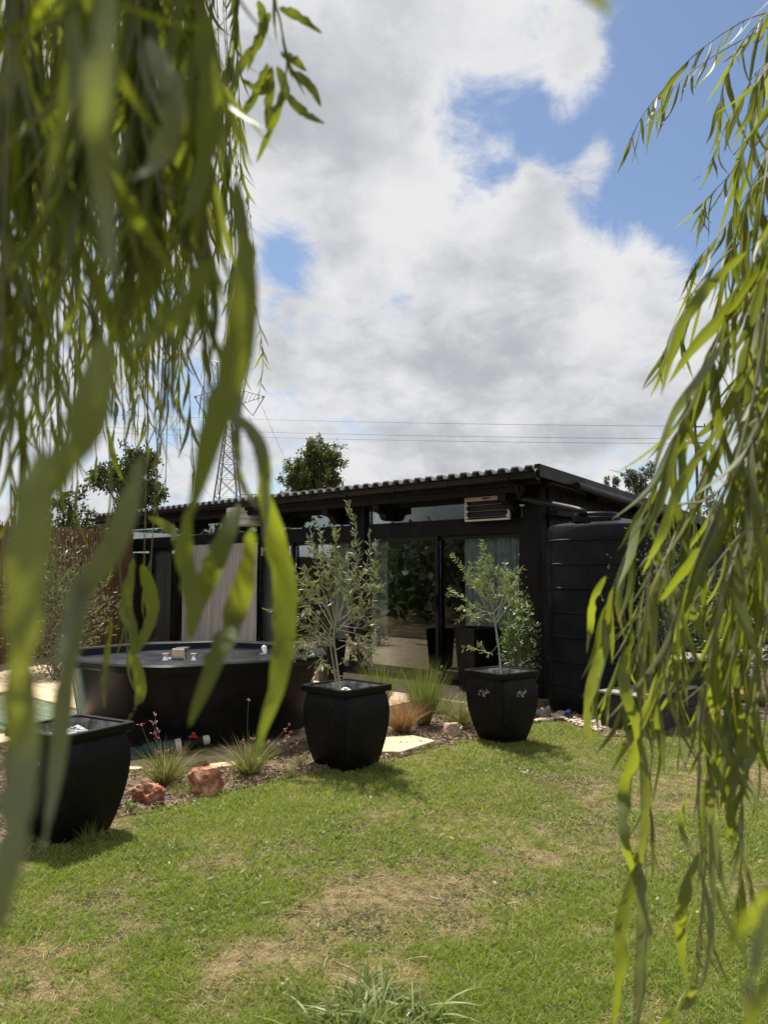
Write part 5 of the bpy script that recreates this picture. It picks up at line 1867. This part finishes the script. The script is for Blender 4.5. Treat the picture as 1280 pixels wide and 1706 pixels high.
# --- left tree
wl_ = Willow('willow_tree', 'weeping willow whose dense hanging strands fill the left side of the view', (-1.9, -.6, 0), 3)
r = wl_.r
trk = MB().tube(bez([(-1.9, -.6, 0), (-1.85, -.55, 1.0), (-1.6, -.3, 2.0), (-1.2, .1, 2.7)], 14), [.20 - .008 * i for i in range(15)], 12)
part('trunk', trk, 'bark_dark', wl_.root, 60, sp='w')
bgh = MB()
for (a, b) in (((-1.25, .05, 2.65), (-.35, 1.4, 2.85)), ((-1.3, 0, 2.6), (-.12, .5, 2.8)), ((-1.25, .05, 2.65), (-.9, 1.5, 2.8)), ((-1.3, 0, 2.6), (-.05, .3, 2.75))):
    a, b = Vector(a), Vector(b)
    bgh.tube(bez([a, a.lerp(b, .5) + Vector((0, 0, .12)), b], 10), [.05 - .004 * i for i in range(11)], 8)
part('boughs', bgh, 'bark_dark', wl_.root, 60, sp='w')
# far layer
for i in range(54):
    px = r.uniform(14, 398)
    Y = r.uniform(.85, 1.7)
    bot = r.choice([430, 520, 600, 680, 760]) + r.uniform(-60, 60)
    if px > 330: bot = min(bot, 620 + r.uniform(-60, 60))
    a, b = at(px, -40, Y), at(px + r.uniform(-20, 20), bot, Y)
    wl_.strand(over(px, -40, Y) + [a, a.lerp(b, .5) + Vector((r.uniform(-.02, .02), 0, 0)), b], (.06, .095), .026)
for (px, x2, bot, Y) in ((300, 275, 830, 1.2), (262, 250, 960, 1.0), (230, 238, 1010, .95), (180, 215, 1120, .8), (340, 335, 800, 1.2), (60, 95, 1000, .9), (110, 120, 830, 1.1), (215, 205, 700, .9), (150, 160, 760, 1.1), (280, 268, 760, 1.2)):
    a, b = at(px, -40, Y), at(x2, bot, Y)
    wl_.strand(over(px, -40, Y) + [a, a.lerp(b, .5) + Vector((r.uniform(-.02, .02), 0, 0)), b], (.05, .085), .034, skip=.25)
# crown strands added overhead, out of frame, to shade the left curtain
for i in range(46):
    x, y = r.uniform(-.95, .10), r.uniform(.35, 1.25)
    z = r.uniform(2.75, 3.05)
    wl_.strand([Vector((x, y, z)), Vector((x + r.uniform(-.06, .06), y + r.uniform(-.06, .06), z - .12)), Vector((x + r.uniform(-.1, .1), y + r.uniform(-.1, .1), z - .30))], (.07, .10), .012, wf=(.9, 1.2))
# fine fringe at the right rim of the curtain
for (pts, Y) in (([(388, -40), (392, 250), (405, 420), (428, 520), (438, 600), (430, 665)], 1.35), ([(375, -40), (385, 300), (380, 480), (372, 580)], 1.3), ([(360, -40), (372, 300), (350, 470), (340, 600)], 1.4), ([(370, -40), (385, 200), (412, 330), (425, 430)], 1.5)):
    wl_.strand(over(pts[0][0], -40, Y) + [at(x, y, Y) for x, y in pts], (.025, .05), .03, .0012, skip=.2, spread=.7)
# middle layer
for i in range(22):
    px = r.uniform(20, 350)
    Y = r.uniform(.32, .7)
    bot = r.choice([260, 360, 440, 520, 620]) + r.uniform(-50, 50)
    a, b = at(px, -40, Y), at(px + r.uniform(-25, 25), bot, Y)
    wl_.strand(over(px, -40, Y) + [a, a.lerp(b, .5) + Vector((r.uniform(-.015, .015), 0, 0)), b], (.06, .095), .026, wf=(.42, .78))
for (px, bot, Y) in ((20, 820, .5), (55, 700, .62), (95, 780, .55), (135, 690, .7), (170, 640, .6), (215, 690, .75), (75, 900, .8), (10, 960, .7), (120, 860, .95), (40, 620, .42), (150, 560, .4)):
    a, b = at(px, -40, Y), at(px + r.uniform(-15, 15), bot, Y)
    wl_.strand(over(px, -40, Y) + [a, a.lerp(b, .5) + Vector((r.uniform(-.015, .015), 0, 0)), b], (.06, .10), .028, wf=(.45, .8))
# near layer, strongly out of focus
for (px, x2, bot, Y) in ((150, 165, 300, .30), (330, 345, 380, .36), (20, 0, 620, .30), (240, 225, 360, .38)):
    a, b = at(px, -80, Y), at(x2, bot, Y)
    wl_.strand(over(px, -80, Y, 2.6) + [a, b], (.07, .10), .03)
# spray of dark leaves against the cloud
Y = .62
tw = wl_.strand(over(455, -60, Y) + [at(455, -60, Y), at(468, 40, Y), at(478, 110, Y), at(462, 175, Y)], (.03, .05), .06, skip=.5)
for L_pts in (((465, 12), (500, 28), (537, 56)), ((468, 85), (490, 98), (511, 119)), ((484, 118), (515, 140), (535, 178)), ((476, 155), (505, 185), (541, 206)), ((446, 105), (420, 165), (392, 206)), ((452, 110), (440, 150), (400, 130)),
              ((452, 120), (448, 165), (444, 215)), ((470, 150), (455, 200), (427, 272)), ((462, 110), (475, 150), (455, 190)), ((440, 60), (400, 110), (378, 180)), ((450, 20), (430, 60), (412, 120)), ((430, 0), (440, 40), (430, 85))):
    wl_.hero([at(x, y, Y + r.uniform(-.008, .008)) for x, y in L_pts], .0088, 'willow', tw)
# large near leaves
HL = [([(408, 385), (398, 560), (352, 720), (308, 885)], 56, .27, 'willow'), ([(350, 430), (312, 500), (262, 550), (214, 585)], 44, .24, 'willow'),
      ([(182, -40), (160, 150), (168, 320), (192, 480)], 56, .18, 'willow_pale'), ([(246, 60), (284, 160), (262, 260), (214, 300)], 58, .22, 'willow_pale'),
      ([(176, 560), (140, 690), (80, 800), (20, 880)], 76, .18, 'willow_sunlit'), ([(70, 740), (40, 900), (26, 1080), (8, 1270)], 74, .17, 'willow_sunlit'), ([(46, 1100), (30, 1280), (14, 1420), (-8, 1580)], 64, .17, 'willow_pale'),
      ([(236, 760), (190, 900), (130, 990), (98, 1110)], 46, .24, 'willow_pale'), ([(152, 930), (112, 1100), (92, 1280), (68, 1425)], 36, .24, 'willow_pale'),
      ([(432, 800), (470, 960), (468, 1110), (424, 1262)], 44, .40, 'willow'), ([(420, 880), (395, 1010), (352, 1110), (314, 1212)], 42, .38, 'willow'),
      ([(398, 838), (362, 920), (330, 1000), (316, 1068)], 40, .38, 'willow'), ([(312, 850), (306, 930), (322, 1010), (312, 1060)], 34, .36, 'willow'),
      ([(402, 640), (392, 720), (400, 800), (432, 850)], 20, .34, 'willow_pale'), ([(392, 690), (430, 740), (442, 820), (440, 900)], 26, .34, 'willow_pale'),
      ([(216, 1080), (232, 1130), (230, 1170), (212, 1202)], 20, .62, 'willow'), ([(236, 940), (252, 1000), (244, 1050), (226, 1090)], 26, .62, 'willow'),
      ([(222, 930), (208, 1010), (222, 1060), (214, 1120)], 22, .62, 'willow'), ([(246, 860), (282, 880), (290, 900), (296, 910)], 18, .62, 'willow'),
      ([(186, 1030), (176, 1100), (172, 1150), (174, 1180)], 12, .7, 'willow'), ([(330, 20), (350, 160), (330, 300), (300, 380)], 46, .28, 'willow'),
      ([(390, 300), (410, 420), (396, 520), (380, 600)], 34, .34, 'willow'),
      
      ([(930, -150), (970, -70), (1000, -20), (1018, 24)], 70, .15, 'willow_pale')]
ntw = wl_.strand([Vector((-.16, .26, 2.6)), Vector((-.14, .25, 2.1)), at(120, -120, .25), at(130, -60, .25)], (.07, .09), .05)
for pts, wpx, Y, mt in HL:
    wl_.hero([at(x, y, Y * (1 + .04 * math.sin(i * 2 + x))) for i, (x, y) in enumerate(pts)], wpx / F * Y, mt, ntw)
wl_.finish()

# --- right tree
wr = Willow('willow_tree', 'weeping willow whose sunlit hanging strands line the right side of the view', (2.3, .3, 0), 9)
r = wr.r
part('trunk', MB().tube(bez([(2.3, .3, 0), (2.25, .32, 1.0), (2.0, .5, 2.0), (1.6, .7, 2.8)], 14), [.18 - .007 * i for i in range(15)], 12), 'bark_dark', wr.root, 60, sp='w')
bgh = MB()
for (a, b) in (((1.65, .68, 2.7), (.85, 1.55, 2.6)), ((1.65, .68, 2.7), (.62, .85, 2.55)), ((1.65, .68, 2.7), (1.1, 1.5, 2.7))):
    a, b = Vector(a), Vector(b)
    bgh.tube(bez([a, a.lerp(b, .5) + Vector((0, 0, .15)), b], 10), [.045 - .0035 * i for i in range(11)], 8)
part('boughs', bgh, 'bark_dark', wr.root, 60, sp='w')


def rs(pts, Y, L=(.055, .095), space=.026, jit=.03, **kw):
    Y *= 1.3
    L = (L[0] * 1.3, L[1] * 1.35)
    space *= 1.15
    kw.setdefault('pale', .3)
    kw.setdefault('young', .42)  # larger share of leaves in the painted sunlit colour
    ps = [at(x, y, Y + r.uniform(-jit, jit)) for x, y in pts]
    top = [Vector((ps[0].x + .25, ps[0].y + .05, max(ps[0].z + .35, 2.5))), ps[0] + Vector((.10, .02, .12))]
    return wr.strand(top + ps, L, space, **kw)


rs([(1330, 0), (1240, 35), (1160, 90), (1105, 150), (1070, 195), (1045, 245)], 1.15, (.045, .085), .024)
rs([(1330, 20), (1250, 60), (1180, 100), (1130, 140), (1095, 190)], 1.2, (.045, .08), .026)
rs([(1340, 60), (1270, 110), (1220, 190), (1185, 270)], 1.1, (.05, .09), .028)
rs([(1340, 170), (1270, 200), (1225, 280), (1180, 330), (1172, 350)], 1.05, (.05, .09), .026)
rs([(1340, 230), (1270, 290), (1215, 370), (1165, 430), (1150, 455)], 1.0, (.05, .09), .026)
rs([(1340, 300), (1280, 360), (1215, 420), (1160, 480), (1130, 540), (1100, 600)], .8, (.055, .095), .028)
rs([(1350, 330), (1290, 400), (1230, 480), (1200, 560), (1150, 680), (1120, 760), (1085, 850)], .62, (.06, .10), .030)
rs([(1340, 420), (1250, 480), (1185, 580), (1130, 720), (1085, 830), (1045, 920), (1005, 1030), (990, 1120)], .66, (.06, .105), .030)
rs([(1330, 500), (1260, 600), (1200, 740), (1140, 860), (1090, 980), (1062, 1080), (1040, 1170)], .60, (.06, .105), .028)
rs([(1330, 560), (1270, 700), (1205, 830), (1150, 960), (1105, 1090), (1080, 1200)], .56, (.065, .11), .038)
rs([(1330, 620), (1280, 760), (1240, 880), (1200, 1010), (1178, 1110), (1165, 1200)], .58, (.065, .11), .036)
rs([(1330, 700), (1290, 820), (1265, 950), (1240, 1080), (1225, 1170), (1215, 1230)], .62, (.06, .10), .034)
rs([(1320, 300), (1285, 420), (1250, 560), (1235, 700), (1220, 820), (1215, 900)], .7, (.06, .10), .028)
rs([(1330, 240), (1300, 380), (1270, 520), (1262, 660), (1250, 800), (1255, 900)], .6, (.06, .10), .028)
rs([(1330, 350), (1305, 500), (1290, 650), (1275, 780), (1270, 900), (1262, 1000)], .8, (.06, .10), .028)
rs([(1330, 560), (1250, 760), (1220, 900), (1190, 1000), (1185, 1080)], .95, (.05, .085), .03)
rs([(1280, 560), (1210, 660), (1175, 760), (1160, 850), (1150, 940)], 1.1, (.04, .07), .03)
# lone thin strands hanging lower
rs([(1330, 900), (1290, 1100), (1270, 1250), (1260, 1350)], .7, (.04, .07), .05, skip=.4)
for pts_, Y_ in (([(1320, -60), (1285, 60), (1262, 180), (1250, 330)], .85), ([(1330, 40), (1268, 130), (1238, 240), (1222, 360), (1216, 450)], .8), ([(1330, 100), (1290, 220), (1268, 360), (1262, 480)], .72),
                ([(1330, 180), (1262, 290), (1225, 400), (1200, 520), (1190, 620)], .75), ([(1330, 260), (1285, 400), (1255, 540), (1240, 640)], .68), ([(1330, -20), (1262, 40), (1215, 110), (1196, 200)], .95),
                ([(1330, 380), (1300, 520), (1285, 640), (1282, 760)], .75), ([(1330, 640), (1300, 780), (1288, 900), (1280, 1040)], .8)):
    rs(pts_, Y_, (.055, .095), .025)
for pts_, Y_ in (([(1330, 700), (1270, 820), (1225, 950), (1205, 1080), (1190, 1200), (1196, 1320)], .7), ([(1330, 740), (1290, 860), (1240, 1000), (1215, 1140), (1222, 1280)], .62),
                ([(1330, 640), (1210, 800), (1165, 930), (1140, 1040), (1130, 1130), (1134, 1250)], .78), ([(1250, 640), (1130, 830), (1075, 980), (1040, 1080), (1010, 1160)], .75)):
    rs(pts_, Y_, (.042, .075), .024, wf=(.5, .85))
for pts_, Y_ in (([(1330, 760), (1255, 950), (1200, 1120), (1178, 1300), (1176, 1450), (1160, 1600)], .62), ([(1330, 800), (1290, 980), (1250, 1150), (1236, 1300), (1238, 1420), (1226, 1520)], .6), ([(1330, 780), (1180, 960), (1110, 1110), (1085, 1280), (1078, 1400)], .66)):
    rs(pts_, Y_, (.05, .08), .034, wf=(.5, .85), skip=.2)
tw = rs([(1110, 860), (1075, 1050), (1068, 1230), (1070, 1400), (1062, 1560), (1055, 1720)], .55, (.05, .06), .2, skip=.8, jit=.0)
tw2 = rs([(1230, 900), (1185, 1100), (1165, 1300), (1172, 1480), (1160, 1640), (1120, 1740)], .55, (.05, .06), .2, skip=.8, jit=.0)
HR = [([(1072, 1220), (1042, 1320), (1044, 1400), (1058, 1470)], 34, .55, 'willow', tw), ([(1072, 1240), (1078, 1340), (1070, 1420), (1058, 1470)], 24, .54, 'willow', tw),
      ([(1062, 1440), (1038, 1540), (1036, 1620), (1020, 1730)], 34, .54, 'willow', tw), ([(1066, 1440), (1076, 1540), (1070, 1620), (1062, 1730)], 36, .55, 'willow_pale', tw),
      ([(1166, 1420), (1140, 1500), (1136, 1570), (1146, 1640)], 30, .55, 'willow', tw2), ([(1180, 1300), (1186, 1360), (1198, 1440), (1214, 1500)], 24, .56, 'willow_pale', tw2),
      ([(1164, 1440), (1186, 1530), (1180, 1610), (1160, 1660)], 16, .56, 'willow_pale', tw2), ([(1236, 1170), (1236, 1240), (1215, 1300), (1168, 1322)], 22, .54, 'willow', tw2),
      ([(1235, 1260), (1222, 1330), (1218, 1380), (1226, 1410)], 26, .55, 'willow', tw2), ([(1184, 1260), (1205, 1310), (1222, 1360), (1230, 1400)], 22, .57, 'willow', tw2),
      ([(1150, 1320), (1136, 1370), (1146, 1410), (1160, 1430)], 14, .57, 'willow', tw2), ([(1072, 1060), (1082, 1120), (1100, 1210), (1110, 1300)], 26, .6, 'willow_pale', tw),
      ([(1058, 1060), (1040, 1130), (1062, 1210), (1070, 1290)], 30, .56, 'willow', tw), ([(1160, 1640), (1150, 1670), (1120, 1690), (1090, 1730)], 26, .5, 'willow', tw2),
      ([(1345, 1440), (1285, 1490), (1235, 1550), (1204, 1610)], 42, .22, 'willow', tw2), ([(1340, 1560), (1300, 1620), (1262, 1680), (1240, 1750)], 40, .21, 'willow', tw2),
      ([(1290, 1480), (1262, 1600), (1250, 1660), (1240, 1740)], 36, .24, 'willow_pale', tw2), ([(1010, 960), (990, 1000), (984, 1050), (978, 1090)], 20, .62, 'willow', tw),
      ([(1010, 1070), (990, 1130), (980, 1190), (984, 1245)], 28, .62, 'willow', tw), ([(1088, 930), (1140, 1000), (1170, 1050), (1205, 1090)], 24, .6, 'willow', tw),
      ([(1260, 1120), (1258, 1240), (1244, 1280), (1232, 1330)], 24, .6, 'willow', tw2), ([(1210, 700), (1140, 800), (1100, 900), (1070, 960)], 26, .55, 'willow', tw),
      ([(1245, 420), (1180, 480), (1130, 560), (1102, 660)], 30, .5, 'willow', tw2), ([(1215, 560), (1160, 640), (1120, 700), (1085, 800)], 26, .5, 'willow_pale', tw2)]
for pts, wpx, Y, mt, tg in HR:
    Y *= 1.3 if Y > .4 else 1.0
    wr.hero([at(x, y, Y * (1 + .03 * math.sin(i * 2 + x))) for i, (x, y) in enumerate(pts)], wpx * .66 / F * Y, mt if mt != 'willow' or Y < .4 or r.random() < .55 else 'willow_sunlit', tg)
wr.finish()
